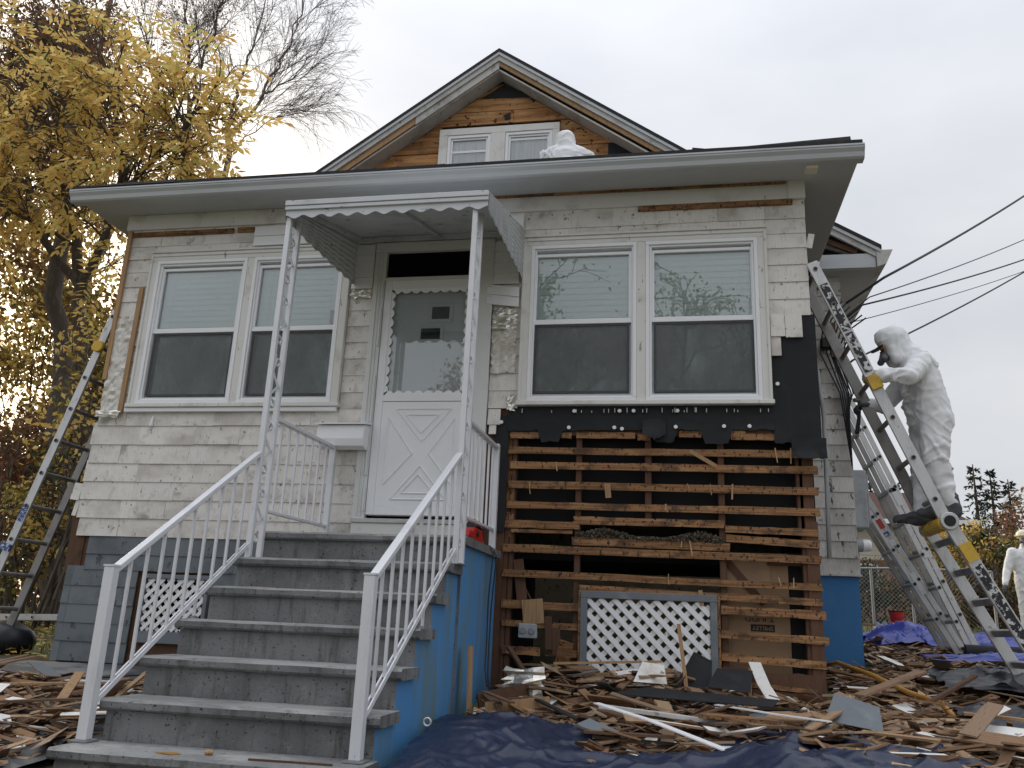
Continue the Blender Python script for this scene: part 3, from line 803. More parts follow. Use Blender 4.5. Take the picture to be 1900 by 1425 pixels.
# ================================================================ stripped lower right: studs, laths, paper
random.seed(11)
for x0, x1, z0, z1 in ((1.205, 1.24, 0.40, 2.28), (1.718, 1.762, 0.42, 2.29), (2.257, 2.306, 1.62, 2.29), (2.808, 2.855, 0.42, 2.29),
                       (3.381, 3.427, 1.55, 2.29), (3.40, 3.50, 0.36, 2.29), (1.165, 1.20, 0.38, 2.28)):
    boxo('stud', 'wood', house, x0, x1, 0.026, 0.11, z0, z1, bevel=0.003)
def ragged(seed, n=8):
    """unit board along X with uneven edges, y 0..1 thickness, z 0..1 height"""
    r = random.Random(seed); m = MB(); P = []
    for i in range(n + 1):
        t = i / n; e = 0.5 if i in (0, n) else 1
        P.append((t, r.uniform(-.06, .05) * e, 1 + r.uniform(-.09, .06) * e, r.uniform(-.04, .04)))
    ends = [r.uniform(-.006, .004) for _ in range(4)]
    idx = []
    for i, (t, a, b, dy) in enumerate(P):
        x = [t] * 4
        if i == 0: x = [t + e for e in ends]
        if i == n: x = [t - e for e in ends]
        k = len(m.v); m.v += [(x[0], dy, a), (x[1], 1 + dy, a), (x[2], 1 + dy, b), (x[3], dy, b)]; idx.append(k)
    for i in range(n):
        a, b = idx[i], idx[i + 1]
        for q in range(4):
            m.f.append((a + q, a + (q + 1) % 4, b + (q + 1) % 4, b + q)); m.m.append(0)
    m.f.append(tuple(idx[0] + q for q in range(4))); m.f.append(tuple(idx[-1] + q for q in (3, 2, 1, 0))); m.m += [0, 0]
    return m
def lath(x0, z0, x1, z1, h=0.055, t=0.022, y=0.0, mat='lath', name='lath', label=None):
    """z values are the top edge at either end"""
    me = shared('lath%d%s' % (random.randrange(6), mat), lambda: ragged(random.random()), 'lath', [mat])
    a = -math.atan2(z1 - z0, x1 - x0)
    o = place(name, me, (x0, y, z0 - h), (sqrt((x1 - x0) ** 2 + (z1 - z0) ** 2), t, h), (0, a, 0), house)
    if label: o['label'] = label
    return o
for a in ((1.181, 2.205, 3.526, 2.180), (1.186, 2.087, 3.533, 2.064), (1.186, 1.929, 3.530, 1.902), (1.186, 1.768, 3.529, 1.747),
          (1.171, 1.618, 1.757, 1.614), (2.854, 1.610, 3.514, 1.594), (1.714, 1.655, 2.842, 1.648), (2.853, 1.545, 3.520, 1.510),
          (1.704, 1.498, 2.878, 1.478), (1.165, 1.432, 3.517, 1.404), (1.174, 1.238, 3.516, 1.205), (1.170, 1.010, 1.763, 1.003),
          (1.767, 1.140, 3.519, 1.097), (2.808, 1.027, 3.535, 1.013), (1.177, 0.868, 1.760, 0.855), (2.803, 0.852, 3.545, 0.835),
          (1.186, 0.676, 1.48, 0.672), (1.52, 0.668, 1.757, 0.664), (2.80, 0.700, 3.52, 0.672)):
    lath(*a, h=random.uniform(.05, .062))
lath(1.225, 1.548, 1.703, 1.545, h=0.026)
for x0, x1, zt_ in ((1.18, 1.42, 2.325), (1.60, 1.68, 2.325), (1.72, 2.18, 2.325), (2.20, 2.30, 2.31), (2.52, 2.69, 2.335), (2.90, 3.02, 2.34), (2.91, 3.30, 2.315)):
    lath(x0, zt_, x1, zt_ - .003, h=0.05)
for zc in (2.10, 1.88, 1.68, 1.60):
    lath(1.17, zc, 1.23, zc - 0.004, h=random.uniform(.09, .13), y=0.026)
lath(2.80, 0.60, 3.49, 0.565, h=0.14, t=0.03, mat='wood', name='base_board')
lath(2.56, 0.47, 3.49, 0.44, h=0.15, t=0.03, y=-0.03, mat='wood', name='base_board')
lath(2.95, 0.505, 3.45, 0.48, h=0.03, t=0.02, y=-0.02)
m = MB(); m.beam((2.99, -0.045, 0.60), (2.99, -0.045, 0.32), 0.06, 0.02, (1, 0, 0)); m.build('vertical_strip', 'tan', house)
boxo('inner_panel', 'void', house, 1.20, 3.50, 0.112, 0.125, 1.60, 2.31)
boxo('corner_post', 'wood', house, 3.428, 3.515, 0.012, 0.11, 0.34, 1.65)
# splinters and hanging ends
r = random.Random(5)
for k in range(15):
    x = r.uniform(1.25, 3.4); z = r.choice((2.20, 2.08, 1.92, 1.76, 1.62, 1.49, 1.24, 1.13)); l = r.uniform(.05, .13)
    m = MB(); m.beam((x, -0.006, z), (x + r.uniform(-.02, .02), -0.03, z - l), r.uniform(.006, .012), 0.004, (0, 1, 0)); m.build('splinter', 'tan', house)
for p, q, wd in (((2.60, -0.03, 2.17), (2.80, -0.02, 2.05), .03), ((1.97, -0.03, 1.91), (1.98, -0.02, 1.80), .045), ((2.66, -.012, 1.13), (2.67, -.02, 1.02), .03)):
    m = MB(); m.beam(p, q, wd, 0.008, (0, 1, 0)); m.build('hanging_splint', 'tan', house)
# cardboard backing and bracing in the open bay
m = MB(); m.box(2.86, 3.30, 0.10, 0.108, 0.42, 1.42); m.box(2.86, 3.17, 0.088, 0.0985, 0.95, 1.40)
card = m.build('backing_board', 'cardboard', house)
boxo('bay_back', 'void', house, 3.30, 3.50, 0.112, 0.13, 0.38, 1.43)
m = MB(); m.beam((2.84, 0.08, 1.38), (3.12, 0.08, 1.05), 0.05, 0.014, (0, 1, 0)); m.build('brace', 'wood', house)
boxo('short_board', 'wood', house, 3.15, 3.40, 0.075, 0.087, 1.33, 1.40)
def text_obj(body, size, loc, rot, mat, parent, name, ext=0.0008):
    cu = bpy.data.curves.new(name, 'FONT'); cu.body = body; cu.size = size; cu.extrude = ext; cu.align_x = 'CENTER'; cu.align_y = 'CENTER'
    t = bpy.data.objects.new(name, cu); COL.objects.link(t)
    bpy.context.view_layer.update()
    me = bpy.data.meshes.new_from_object(t.evaluated_get(bpy.context.evaluated_depsgraph_get()))
    bpy.data.objects.remove(t); me.materials.clear(); me.materials.append(MT[mat])
    o = bpy.data.objects.new(name, me); COL.objects.link(o); o.location = loc; o.rotation_euler = rot
    bpy.context.view_layer.update()
    return adopt(o, parent)
text_obj('T-JUDD', 0.062, (3.085, 0.0985, 0.948), (pi / 2, pi, 0), 'print_black', card, 'stencil_lettering')
boxo('stencil_block', 'print_black', card, 3.02, 3.19, 0.0985, 0.0998, 0.855, 0.905)
text_obj('SMILLEY', 0.042, (3.105, 0.0978, 0.88), (pi / 2, pi, 0), 'cardboard', card, 'stencil_lettering')
# insulation nest between the laths
m = MB(); r = random.Random(9)
for k in range(3200):
    x = r.uniform(1.73, 2.84)
    hh = 0.022 + 0.060 * max(0, 1 - abs(x - 1.95) / .24) + 0.065 * max(0, 1 - abs(x - 2.66) / .22)
    c = V((x, r.uniform(-0.018, 0.09), 1.497 - 0.018 * (x - 1.7) + r.uniform(0, 1) * hh))
    s_ = r.uniform(.004, .013); e = Euler((r.uniform(0, 6), r.uniform(0, 6), r.uniform(0, 6))).to_matrix()
    m.face([c + e @ V(q) * s_ for q in ((-1, -.6, 0), (1, -.5, 0.2), (.7, .8, 0), (-.6, .7, .3))])
o = m.build('insulation_nest', 'nest', house, fix=False); o['kind'] = 'stuff'
boxo('nest_shelf', 'wood', house, 1.73, 2.84, 0.028, 0.105, 1.47, 1.495)

# tar paper: torn sheet over the upper laths
def ragged_sheet(name, x0, x1, ztop, zlow, y, mat, seed, amp=0.008, n=60, par=None):
    r = random.Random(seed); m = MB(); rows = 10; P = []
    for i in range(n + 1):
        x = x0 + (x1 - x0) * i / n
        zb_ = zlow(x) + 0.02 * mn.noise(V((x * 9, seed, 0))) + r.uniform(-.006, .006)
        for j in range(rows + 1):
            t = j / rows; zz_ = ztop + (zb_ - ztop) * t
            P.append((x, y - abs(amp * 2 * mn.noise(V((x * 5, zz_ * 5, seed))) * (0.3 + 1.6 * t * t)), zz_))
    m.v = P
    for i in range(n):
        for j in range(rows):
            a = i * (rows + 1) + j
            m.f.append((a, a + 1, a + rows + 2, a + rows + 1)); m.m.append(0)
    return m.build(name, mat, par or house, smooth=True, fix=False)
def low1(x):
    if 1.43 < x < 1.59: return 2.24
    if 2.33 < x < 2.5: return 2.24
    if 2.70 < x < 2.90: return 2.23
    if x > 3.30: return 2.20
    return 2.335
ragged_sheet('tar_paper', 1.165, 3.235, 2.535, low1, -0.010, 'felt', 3)
ragged_sheet('tar_paper', 3.232, 3.575, 3.27, lambda x: 2.24 - 0.06 * (x - 3.3), -0.008, 'felt', 4, n=24)
ragged_sheet('tar_paper', 1.06, 1.17, 2.46, lambda x: 1.52, -0.006, 'felt', 6, n=10)
ragged_sheet('tar_paper_flap', 3.35, 3.60, 2.27, lambda x: 2.10 + .12 * abs(x - 3.46), -0.04, 'felt', 8, n=14, amp=.03)
ragged_sheet('tar_paper_flap', 2.24, 2.42, 2.42, lambda x: 2.25 + .5 * abs(x - 2.33), -0.03, 'felt', 9, n=14, amp=.03)
# cap nails: white washers on the paper
for x, z in ((1.70, 2.49), (1.11, 2.40), (2.06, 2.49), (2.17, 2.49), (2.51, 2.49), (2.02, 2.355), (2.08, 2.345), (2.495, 2.36), (2.86, 2.365), (3.05, 2.365), (3.27, 2.70), (1.66, 2.355)):
    m = MB(); m.tube([(x, -0.034, z), (x, -0.026, z)], [0.014, 0.016], 12); m.build('cap_nail', 'vinyl', house)
m = MB(); r = random.Random(3)
for k in range(26):
    x = r.uniform(1.25, 3.2); m.box(x, x + 0.005, -0.034, -0.02, 2.475, 2.475 + r.uniform(.015, .04))
m.build('bent_nails', 'steel', house)['kind'] = 'stuff'
# lattice vents
def lattice(x0, x1, z0, z1, y, wd, gap, frame_mat, fw, seed, dirs):
    o = None; m = MB()
    m.box(x0 - fw, x1 + fw, y - 0.03, y + 0.02, z1, z1 + fw); m.box(x0 - fw, x0, y - 0.03, y + 0.02, z0, z1 - 0.0005); m.box(x1, x1 + fw, y - 0.03, y + 0.02, z0, z1 - 0.0005)
    o = m.build('lattice_vent', frame_mat, house, bevel=0.003)
    for lay, s_ in enumerate(dirs):
        c = -(x1 - x0 + z1 - z0)
        while c < (x1 - x0) + (z1 - z0):
            # line x - x0 = c + s_*(z - z0)
            pts = []
            za, zb_ = z0, z1
            xa, xb = x0 + c + (0 if s_ > 0 else (z1 - z0)), x0 + c + ((z1 - z0) if s_ > 0 else 0)
            # clip to the opening
            def clip(xa, za, xb, zb_):
                for lim, sg in ((x0, 1), (x1, -1)):
                    da, db = (xa - lim) * sg, (xb - lim) * sg
                    if da < 0 and db < 0: return None
                    if da < 0: t = da / (da - db); xa, za = xa + (xb - xa) * t, za + (zb_ - za) * t
                    elif db < 0: t = db / (db - da); xb, zb_ = xb + (xa - xb) * t, zb_ + (za - zb_) * t
                return xa, za, xb, zb_
            q = clip(xa, za, xb, zb_)
            if q and abs(q[0] - q[2]) > 0.03:
                yy = y - 0.012 + lay * 0.009
                mm = MB(); mm.beam((q[0], yy, q[1]), (q[2], yy, q[3]), wd, 0.006, (0, 1, 0)); mm.build('lattice_slat', 'vinyl' if lay == 0 else 'trim', o)
            c += gap
    return o
lv = lattice(1.832, 2.727, 0.52, 1.045, 0.0, 0.037, 0.101, 'scrap_grey', 0.052, 1, (-1, 1))
boxo('vent_ledge', 'tan', lv, 1.79, 2.79, -0.035, 0.0, 0.46, 0.519, bevel=0.003)
boxo('vent_trim', 'lath', lv, 1.765, 1.778, -0.02, 0.02, 0.45, 1.10); boxo('vent_trim', 'lath', lv, 2.782, 2.80, -0.02, 0.02, 0.45, 1.09)
lv2 = lattice(-1.83, -1.29, 0.66, 1.072, -0.02, 0.03, 0.088, 'scrap_grey', 0.035, 2, (1, -1))
boxo('vent_ledge', 'scrap_grey', lv2, -1.87, -0.32, -0.03, 0.0, 0.56, 0.655, bevel=0.003)
# outlet box and loose boards in the left bay
ob = boxo('outlet_box', 'greybox', house, 1.315, 1.455, -0.03, 0.05, 0.735, 0.84, bevel=0.006)
for x in (1.352, 1.418):
    m = MB(); m.tube([(x, -0.042, 0.787), (x, -0.0305, 0.787)], [0.022, 0.026], 12); m.build('outlet_cover', 'galv', ob)
for p, q, wd in (((1.28, .05, 1.32), (1.33, .03, 0.98), .08), ((1.41, -.01, 1.02), (1.43, -.01, .84), .16), ((1.54, -.015, .90), (1.55, -.02, .66), .05), ((1.60, -.01, .82), (1.61, -.02, .62), .06),
                 ((1.30, .06, 1.18), (1.46, .05, .90), .012)):
    m = MB(); m.beam(p, q, wd, 0.014, (0, 1, 0)); m.build('loose_board', 'tan' if wd > .1 else 'wood', house)
# conduit at the right corner
m = MB(); m.tube([(3.565, 0.25, 3.45), (3.575, 0.22, 3.1), (3.60, 0.18, 2.85), (3.625, 0.15, 2.5), (3.615, 0.13, 2.0), (3.60, 0.12, 1.4)], 0.016, 8)
m.build('conduit', 'greybox', house, smooth=True)

# ================================================================ eaves, gutter, roofs
# front soffit and side soffits
m = MB(); m.box(-2.90, 3.91, -0.42, -0.002, 4.427, 4.445); m.box(3.535, 3.91, 0.0, D, 4.43, 4.445); m.box(-2.90, -2.605, 0.0, D, 4.43, 4.445)
m.build('soffit', 'soffit', house)
# K-style gutter along the front
prof = [(-0.36, 4.49), (-0.36, 4.372), (-0.435, 4.372), (-0.452, 4.385), (-0.462, 4.42), (-0.482, 4.447), (-0.482, 4.472), (-0.470, 4.476), (-0.470, 4.466), (-0.45, 4.44), (-0.44, 4.40), (-0.37, 4.388), (-0.37, 4.49)]
m = MB(); m.prism([(-2.915, y, z) for y, z in prof], (6.845, 0, 0))
gut = m.build('gutter', 'gutter', house)
m = MB()
for x in (-2.918, 3.9305): m.prism([(x, y, z) for y, z in [(-0.36, 4.49), (-0.36, 4.37), (-0.44, 4.37), (-0.465, 4.42), (-0.485, 4.45), (-0.485, 4.476)]], (0.004, 0, 0))
m.build('gutter_end_cap', 'gutter', gut)
boxo('gutter_lip', 'gutter', gut, -2.914, 3.9295, -0.488, -0.4825, 4.462, 4.4765)
boxo('fascia', 'soffit', house, -2.90, 3.91, -0.355, -0.335, 4.446, 4.50)
# low roof of the front room
SL = (5.15 - 4.50) / (D + 0.48)
m = MB()
m.prism([(-2.93, -0.44, 4.495), (-2.93, D, 4.495 + SL * (D + .44)), (-2.93, D, 4.535 + SL * (D + .44)), (-2.93, -0.44, 4.535)], (6.86, 0, 0))
m.build('porch_roof', 'roof', house)
for x in (-2.93, 3.895):
    m = MB(); m.prism([(x, -0.34, 4.4455), (x, D, 4.4455), (x, D, 4.49 + SL * (D + .44)), (x, -0.34, 4.49 + SL * .1)], (0.03, 0, 0)); m.build('rake_board', 'soffit', house)
# roofing felt edges that stand up along the gutter
for x0, x1, h0, h1, y in ((-2.75, -1.9, .002, .012, -.45), (-1.7, -0.6, .01, .002, -.44), (-0.2, 0.6, .005, .012, -.44), (2.9, 3.85, .006, .045, -.43), (1.0, 2.0, .004, .008, -.44)):
    m = MB(); m.prism([(x0, y, 4.515), (x1, y, 4.515), (x1, y + .02, 4.54 + h1), (x0, y + .02, 4.54 + h0)], (0, 0.25, 0.05)); m.build('roof_felt_edge', 'roof', house)
for x0 in (2.64,):
    m = MB(); m.prism([(x0, -.36, 4.54), (x0 + .10, -.36, 4.535), (x0 + .10, -.36, 4.585), (x0 + .01, -.36, 4.60)], (0.02, .35, .08)); m.build('roof_felt_edge', 'roof', house)
# electric lamp under the soffit
m = MB(); m.tube([(3.56, -0.33, 4.426), (3.56, -0.33, 4.375)], [0.034, 0.034], 10); m.box(3.515, 3.605, -0.38, -0.28, 4.345, 4.3745); m.build('soffit_lamp', 'lamp', house, bevel=.004)

# main gable
AX, SLP = 0.545, 0.69
ZW = lambda x: 6.94 - SLP * abs(x - AX)             # underside line on the gable wall
boxo('gable_backing', 'void', house, -2.9, 4.0, D + 0.06, D + 0.12, 4.37, 5.05)
m = MB(); m.prism([(AX - 2.6, D + .06, ZW(AX - 2.6)), (AX + 2.6, D + .06, ZW(AX + 2.6)), (AX, D + .06, ZW(AX))], (0, 0.06, 0)); m.build('gable_backing', 'void', house)
gw0, gw1, gwz0, gwz1 = -0.155, 1.245, 5.75, 6.30
r = random.Random(21)
z = 5.03; hgt = 0.170; k = 0
bzs = []
while z < 6.9:
    z1 = z + hgt
    xl = AX - (6.94 - z) / SLP; xr_ = AX + (6.94 - z) / SLP
    cuts = [xl]; x = xl + r.uniform(.5, 1.6)
    while x < xr_ - 0.4: cuts.append(x); x += r.uniform(.8, 1.9)
    cuts.append(xr_)
    for a, b in zip(cuts, cuts[1:]):
        if a > 1.62 and b > 2.2 and 5.85 < z < 5.97: b = min(b, 1.80)   # the broken hole on the right
        segs = [(a, b)]
        if z < gwz1 and z1 > gwz0:
            segs = []
            if a < gw0: segs.append((a, min(b, gw0)))
            if b > gw1: segs.append((max(a, gw1), b))
        for p, q in segs:
            if q - p < 0.04: continue
            def lim(x, zz_): return min(zz_, ZW(x))
            y0 = D + 0.033 + r.uniform(-.008, .008)
            pts = [(p + .002, y0, z + .004), (q - .002, y0, z + .004)]
            # clip the top by the roof line
            top = []
            pl = max(p, AX - (6.94 - z1) / SLP) if p < AX else p
            pr_ = min(q, AX + (6.94 - z1) / SLP) if q > AX else q
            if pr_ > pl: top = [(pr_ - .002, y0, z1 - .003), (pl + .002, y0, z1 - .003)]
            else: top = [(max(p, min(q, AX)), y0, ZW(AX) - .01)]
            if z1 > 6.9: top = [(AX, y0, 6.92)]
            mm = MB(); mm.prism(pts + top, (0, 0.022, 0))
            mm.build('gable_board', 'board', house)
    z = z1
# black torn paper bits on the gable; the third paints the dark broken hole
for poly in ([(0.30, 6.74), (0.88, 6.71), (0.78, 6.79), (0.57, 6.90), (0.40, 6.79)], [(0.58, 6.49), (0.66, 6.52), (0.66, 6.44), (0.60, 6.43)],
             [(1.79, 5.84), (1.79, 6.04), (1.93, 6.04), (2.12, 5.86)], [(0.02, 6.33), (0.09, 6.37), (0.13, 6.31), (0.06, 6.30)], [(0.62, 6.325), (0.72, 6.34), (0.70, 6.30)], [(0.9, 6.32), (1.0, 6.335), (1.02, 6.305)]):
    m = MB(); m.prism([(x, D + 0.018, z) for x, z in poly], (0, 0.006, 0)); m.build('paper_or_dark_hole', 'felt', house)
# twin gable window
def gwin(x0, x1, lift):
    m = MB(); frame(m, x0, x1, gwz0 - .1, 6.235, 0.035, D - 0.02, D + 0.05); frame(m, x0 + .036, x1 - .036, gwz0 - .06, 6.198, 0.022, D - 0.005, D + 0.05)
    o = m.build('gable_window', 'vinyl', house, bevel=.002)
    m = MB(); m.box(x0 + .058, x1 - .058, D + .008, D + .026, lift, lift + 0.028); m.build('meeting_rail', 'vinyl', o)
    m = MB(); m.box(x0 + .05, x1 - .05, D + .012, D + .016, gwz0 - .05, 6.18); m.build('pane', 'glass', o)
    m = MB(); n = 40; P = []
    for i in range(n + 1):
        x = x0 + .03 + (x1 - x0 - .06) * i / n; yy = D + 0.05 + 0.003 * sin(i * 1.9) + .004 * sin(i * .7)
        P += [(x, yy, gwz0 - .08), (x, yy, 6.2)]
    m.v = P
    for i in range(n): m.f.append((2 * i, 2 * i + 2, 2 * i + 3, 2 * i + 1)); m.m.append(0)
    m.build('curtain', 'curtain', o, smooth=True, fix=False)
    return o
gwin(-0.055, 0.455, 6.02); gwin(0.625, 1.165, 6.14)
m = MB(); y0, y1 = D - 0.03, D + 0.034
m.box(gw0, gw1, y0, y1, 6.237, 6.322); m.box(gw0, -0.057, y0, y1, 5.6, 6.2365); m.box(0.457, 0.623, y0, y1, 5.6, 6.2365); m.box(1.167, gw1, y0, y1, 5.6, 6.2365)
m.build('gable_window_casing', 'trim', house, bevel=.003)
# rakes and roof of the main house
YO = 1.60
for s_ in (-1, 1):
    xe = AX + s_ * 4.05
    L_ = lambda t, off: (AX + s_ * t, YO, 7.18 - .70 * min(t, 2.1) - .635 * max(0, t - 2.1) - off)
    def slab(name, mat, t0, t1, o0, o1, ya, yb_):
        m = MB()
        for ta, tb in (((t0, min(t1, 2.1)),) if t0 < 2.1 else ()) + (((max(t0, 2.1), t1),) if t1 > 2.1 else ()):
            q = [(L_(ta, o0)), (L_(tb, o0)), (L_(tb, o1)), (L_(ta, o1))]
            m.prism([(x, ya, z) for x, _, z in q], (0, yb_ - ya, 0))
        return m.build(name, mat, house)
    slab('main_roof', 'roof', 0, 3.95, -0.03, 0.012, YO - 0.035, 9.2)
    slab('rake_fascia', 'rake', 0, 3.93, 0.0125, 0.115, YO - 0.01, YO + 0.02)
    slab('rake_molding', 'gutter', 0, 3.94, 0.0125, 0.05, YO - 0.03, YO - 0.0105)
    slab('rake_trim', 'tan' if s_ > 0 else 'rake', 0.0, 2.9 if s_ > 0 else 0.95, 0.118, 0.172 if s_ > 0 else .21, YO + 0.012, YO + 0.035)
    if s_ < 0: slab('rake_trim', 'tan', 0.955, 3.3, 0.118, 0.195, YO + 0.014, YO + 0.035)
    slab('rake_soffit', 'rake', 0, 3.4, 0.20, 0.225, YO + 0.036, D + 0.04)
# right eave return of the main house
m = MB()
m.box(3.45, 4.44, YO + 0.005, YO + 0.025, 4.345, 4.495); eb = m.build('eave_return', 'gutter', house, bevel=.002)
boxo('eave_soffit', 'soffit', house, 3.94, 4.45, YO + 0.026, D + 0.016, 4.336, 4.35)
boxo('eave_soffit', 'soffit', house, 4.132, 4.45, D + 0.0165, 9, 4.336, 4.35)
m = MB(); m.prism([(4.445, YO - 0.02, 4.342), (4.53, YO - .02, 4.37), (4.60, YO - .02, 4.52), (4.445, YO - .02, 4.52)], (0, 7.6, 0)); m.build('side_gutter', 'rake', house, bevel=.003)
for k in range(2):
    m = MB(); m.beam((3.5 + .2 * k, YO + .05 + .06 * k, 4.90 - .14 * k), (4.28, YO + .05 + .06 * k, 4.53), 0.05, 0.03, (0, 1, 0)); m.build('rafter', 'rake' if k else 'wood', house)
# ================================================================ front steps, railings, awning
random.seed(4)
SX0, SX1, SY, TR, RI = -0.30, 1.152, -2.592, 0.278, 0.195
steps = empty('front_steps', (0.43, -1.3, 0.1), 'grey painted concrete steps with blue sides leading up to the white door', 'steps')
for i in range(-1, 6):
    y0 = SY + i * TR; z = RI * (i + 2); y1 = y0 + TR if i < 5 else -0.08
    ex = 0.035 if i == -1 else 0
    sx0, sx1 = SX0 - ex, SX1 - 0.01 + (0.02 if i == 5 else 0)
    m = MB(); nb = 14
    prof = [(y0 + 0.012, z), (y0, z - 0.012), (y0, z - 0.040), (y0 + 0.01, z - 0.052), (y0 + 0.035, z - 0.055), (y1 + 0.03, z - 0.055), (y1 + 0.03, z)]
    # nosing slab: top faces are worn tread, the rest painted concrete
    xs_ = [sx0 + (sx1 - sx0) * k / nb for k in range(nb + 1)]
    if i == 5: xs_[-1] += 0.0
    wob = lambda x, k: 0.004 * mn.noise(V((x * 4, i * 3.1, k * 1.7)))
    rings = []
    for x in xs_:
        rings.append(len(m.v))
        for k, (yy, zz_) in enumerate(prof): m.v.append((x, yy + (wob(x, k) if k < 5 else 0), zz_ + (wob(x, k + 9) if k < 5 else 0)))
    P_ = len(prof)
    for a, b in zip(rings, rings[1:]):
        for k in range(P_):
            k2 = (k + 1) % P_; m.f.append((a + k, a + k2, b + k2, b + k)); m.m.append(1 if k2 == 0 or k == 0 else 0)
    m.f.append(tuple(rings[0] + k for k in range(P_))); m.m.append(0); m.f.append(tuple(rings[-1] + k for k in range(P_))[::-1]); m.m.append(0)
    # riser block
    a = y0 + 0.035; b = y1 + 0.035 if i < 5 else -0.08
    zb_ = gz(0, a) - 0.15
    x0, x1 = sx0 + 0.02, sx1 - 0.03
    j = len(m.v)
    m.v += [(x0, a, zb_), (x1, a, zb_), (x1, b, zb_), (x0, b, zb_), (x0, a, z - .0555), (x1, a, z - .0555), (x1, b, z - .0555), (x0, b, z - .0555)]
    for q, mi in (((0, 1, 5, 4), 0), ((1, 2, 6, 5), 2), ((3, 0, 4, 7), 0), ((2, 3, 7, 6), 0)):
        m.f.append(tuple(j + k for k in q)); m.m.append(mi)
    o = m.build('platform' if i == 5 else 'step', ['concrete', 'tread', 'blue'], steps)
PZ = RI * 7

def rail_side(X, label, mirror):
    t = empty('stair_railing', (X, -2.64, 0.195), label, 'railing', 'white railings of the front steps')
    ya, yb_ = -2.645, -1.395
    za, zb_ = 1.005, 1.855
    X2 = X + (0.066 if X < 0 else 0.072)          # the rails run in to the awning columns
    m = MB(); m.box(X - 0.027, X + 0.027, ya - 0.027, ya + 0.027, 0.205, za + 0.015)
    po = m.build('newel_post', 'alu', t, bevel=.003)
    boxo('base_plate', 'galv', po, X - 0.05, X + 0.05, ya - 0.05, ya + 0.05, 0.197, 0.2045)
    boxo('post_cap', 'alu', po, X - 0.03, X + 0.03, ya - 0.03, ya + 0.03, za + 0.0155, za + 0.025)
    m = MB(); m.beam((X, ya + .02, za), (X2, yb_, zb_), 0.045, 0.032, (0, 0, 1)); m.build('handrail', 'alu', t, bevel=.006, seg=2)
    z0, z1 = 0.375, 1.255
    for dx in (-0.011, 0.011):
        m = MB(); m.beam((X + dx, ya + .028, z0), (X2 + dx, yb_ , z1), 0.008, 0.024, (0, 0, 1)); m.build('bottom_rail', 'alu', t)
    n = 10
    for k in range(1, n):
        f = k / n + .01; yy = ya + (yb_ - ya) * f
        zl = z0 + (z1 - z0) * f; zh = za + (zb_ - za) * f - .01
        lo = zl - 0.012; xb = X + (X2 - X) * f
        if k == 6: lo = RI * 4 + .01 if yy > SY + 2 * TR else RI * 4
        if k == 6:
            i_ = int((yy - SY) // TR); lo = RI * (i_ + 2) + 0.004
        m = MB(); m.box(xb - 0.0075, xb + 0.0075, yy - 0.0075, yy + 0.0075, lo, zh)
        b = m.build('baluster', 'alu', t)
        if k == 6:
            boxo('foot', 'galv', b, xb - .016, xb + .016, yy - .016, yy + .016, lo - .003, lo + 0.012)
    return t
rail_side(-0.318, 'white metal railing along the left side of the grey steps', False)
rail_side(1.062, 'white metal railing along the right side of the grey steps, over the blue side', True)

def landing_rail(X, label, nb):
    t = empty('landing_railing', (X, -0.15, PZ), label, 'railing', 'white railings of the front landing')
    y0, y1 = -1.22, -0.13
    zt_ = 2.165
    m = MB(); m.beam((X, y0, zt_ - .02), (X, y1 + .02, zt_), 0.045, 0.03); m.build('handrail', 'alu', t, bevel=.005)
    m = MB(); m.beam((X, y0, 1.50), (X, y1, 1.52), 0.03, 0.022); m.build('bottom_rail', 'alu', t, bevel=.003)
    m = MB(); m.box(X - .024, X + .024, y1 - .024, y1 + .024, PZ + .002, zt_ + .03); m.build('end_post', 'alu', t, bevel=.003)
    for k in range(1, nb):
        yy = y0 + (y1 - y0) * k / nb
        m = MB(); m.box(X - 0.0075, X + 0.0075, yy - 0.0075, yy + 0.0075, 1.51, zt_ - .02); m.build('baluster', 'alu', t)
landing_rail(-0.262, 'short white railing on the landing in front of the mailbox', 8)
landing_rail(1.105, 'short white railing on the landing at the right, beside the bare laths', 8)

# awning over the door with its two scrolled columns
aw = empty('door_awning', (0.5, -0.7, 3.6), 'white ribbed aluminium awning with a scalloped edge over the front door, on two scrolled columns', 'awning')
AX0, AX1, AY, AZF, AZW = -0.262, 1.235, -1.42, 3.698, 4.10
def cyl_col(X):
    c = None
    m = MB(); m.box(X - .018, X + .018, -1.40, -1.364, 1.171, 3.60); c = m.build('column', 'alu', aw, bevel=.003)
    m = MB(); m.box(X - .018, X + .018, -1.248, -1.212, 1.171, 3.64); m.build('column_tube', 'alu', c, bevel=.003)
    boxo('column_foot', 'galv', c, X - .04, X + .04, -1.395, -1.205, 1.1705, 1.178)
    for zc in (1.47, 1.93, 2.39, 2.85, 3.31):
        m = MB(); ym = -1.306
        def spiral(cy, cz, r0, a0, turn, n=12):
            return [(X, cy + r0 * (1 - .55 * k / n) * cos(a0 + turn * k / n), cz + r0 * (1 - .55 * k / n) * sin(a0 + turn * k / n)) for k in range(n + 1)]
        top = spiral(ym + .012, zc + .13, .036, -2.6, -5.2)
        bot = spiral(ym - .006, zc - .17, .036, 2.4, -5.0)
        body = [(X, ym - .05, zc + .06), (X, ym + .05, zc - .03), (X, ym - .05, zc - .11)]
        pts = top[::-1] + body + bot
        m.tube(pts, 0.0085, 5)
        m.tube([(X, ym - .005, zc + .12), (X, ym - .02, zc + .16), (X, ym - .03, zc + .19)], 0.0045, 5)
        m.build('scroll', 'galv_white', c, smooth=True)
    return c
cyl_col(-0.245); cyl_col(1.142)
m = MB()                                              # top deck, slopes up to the wall
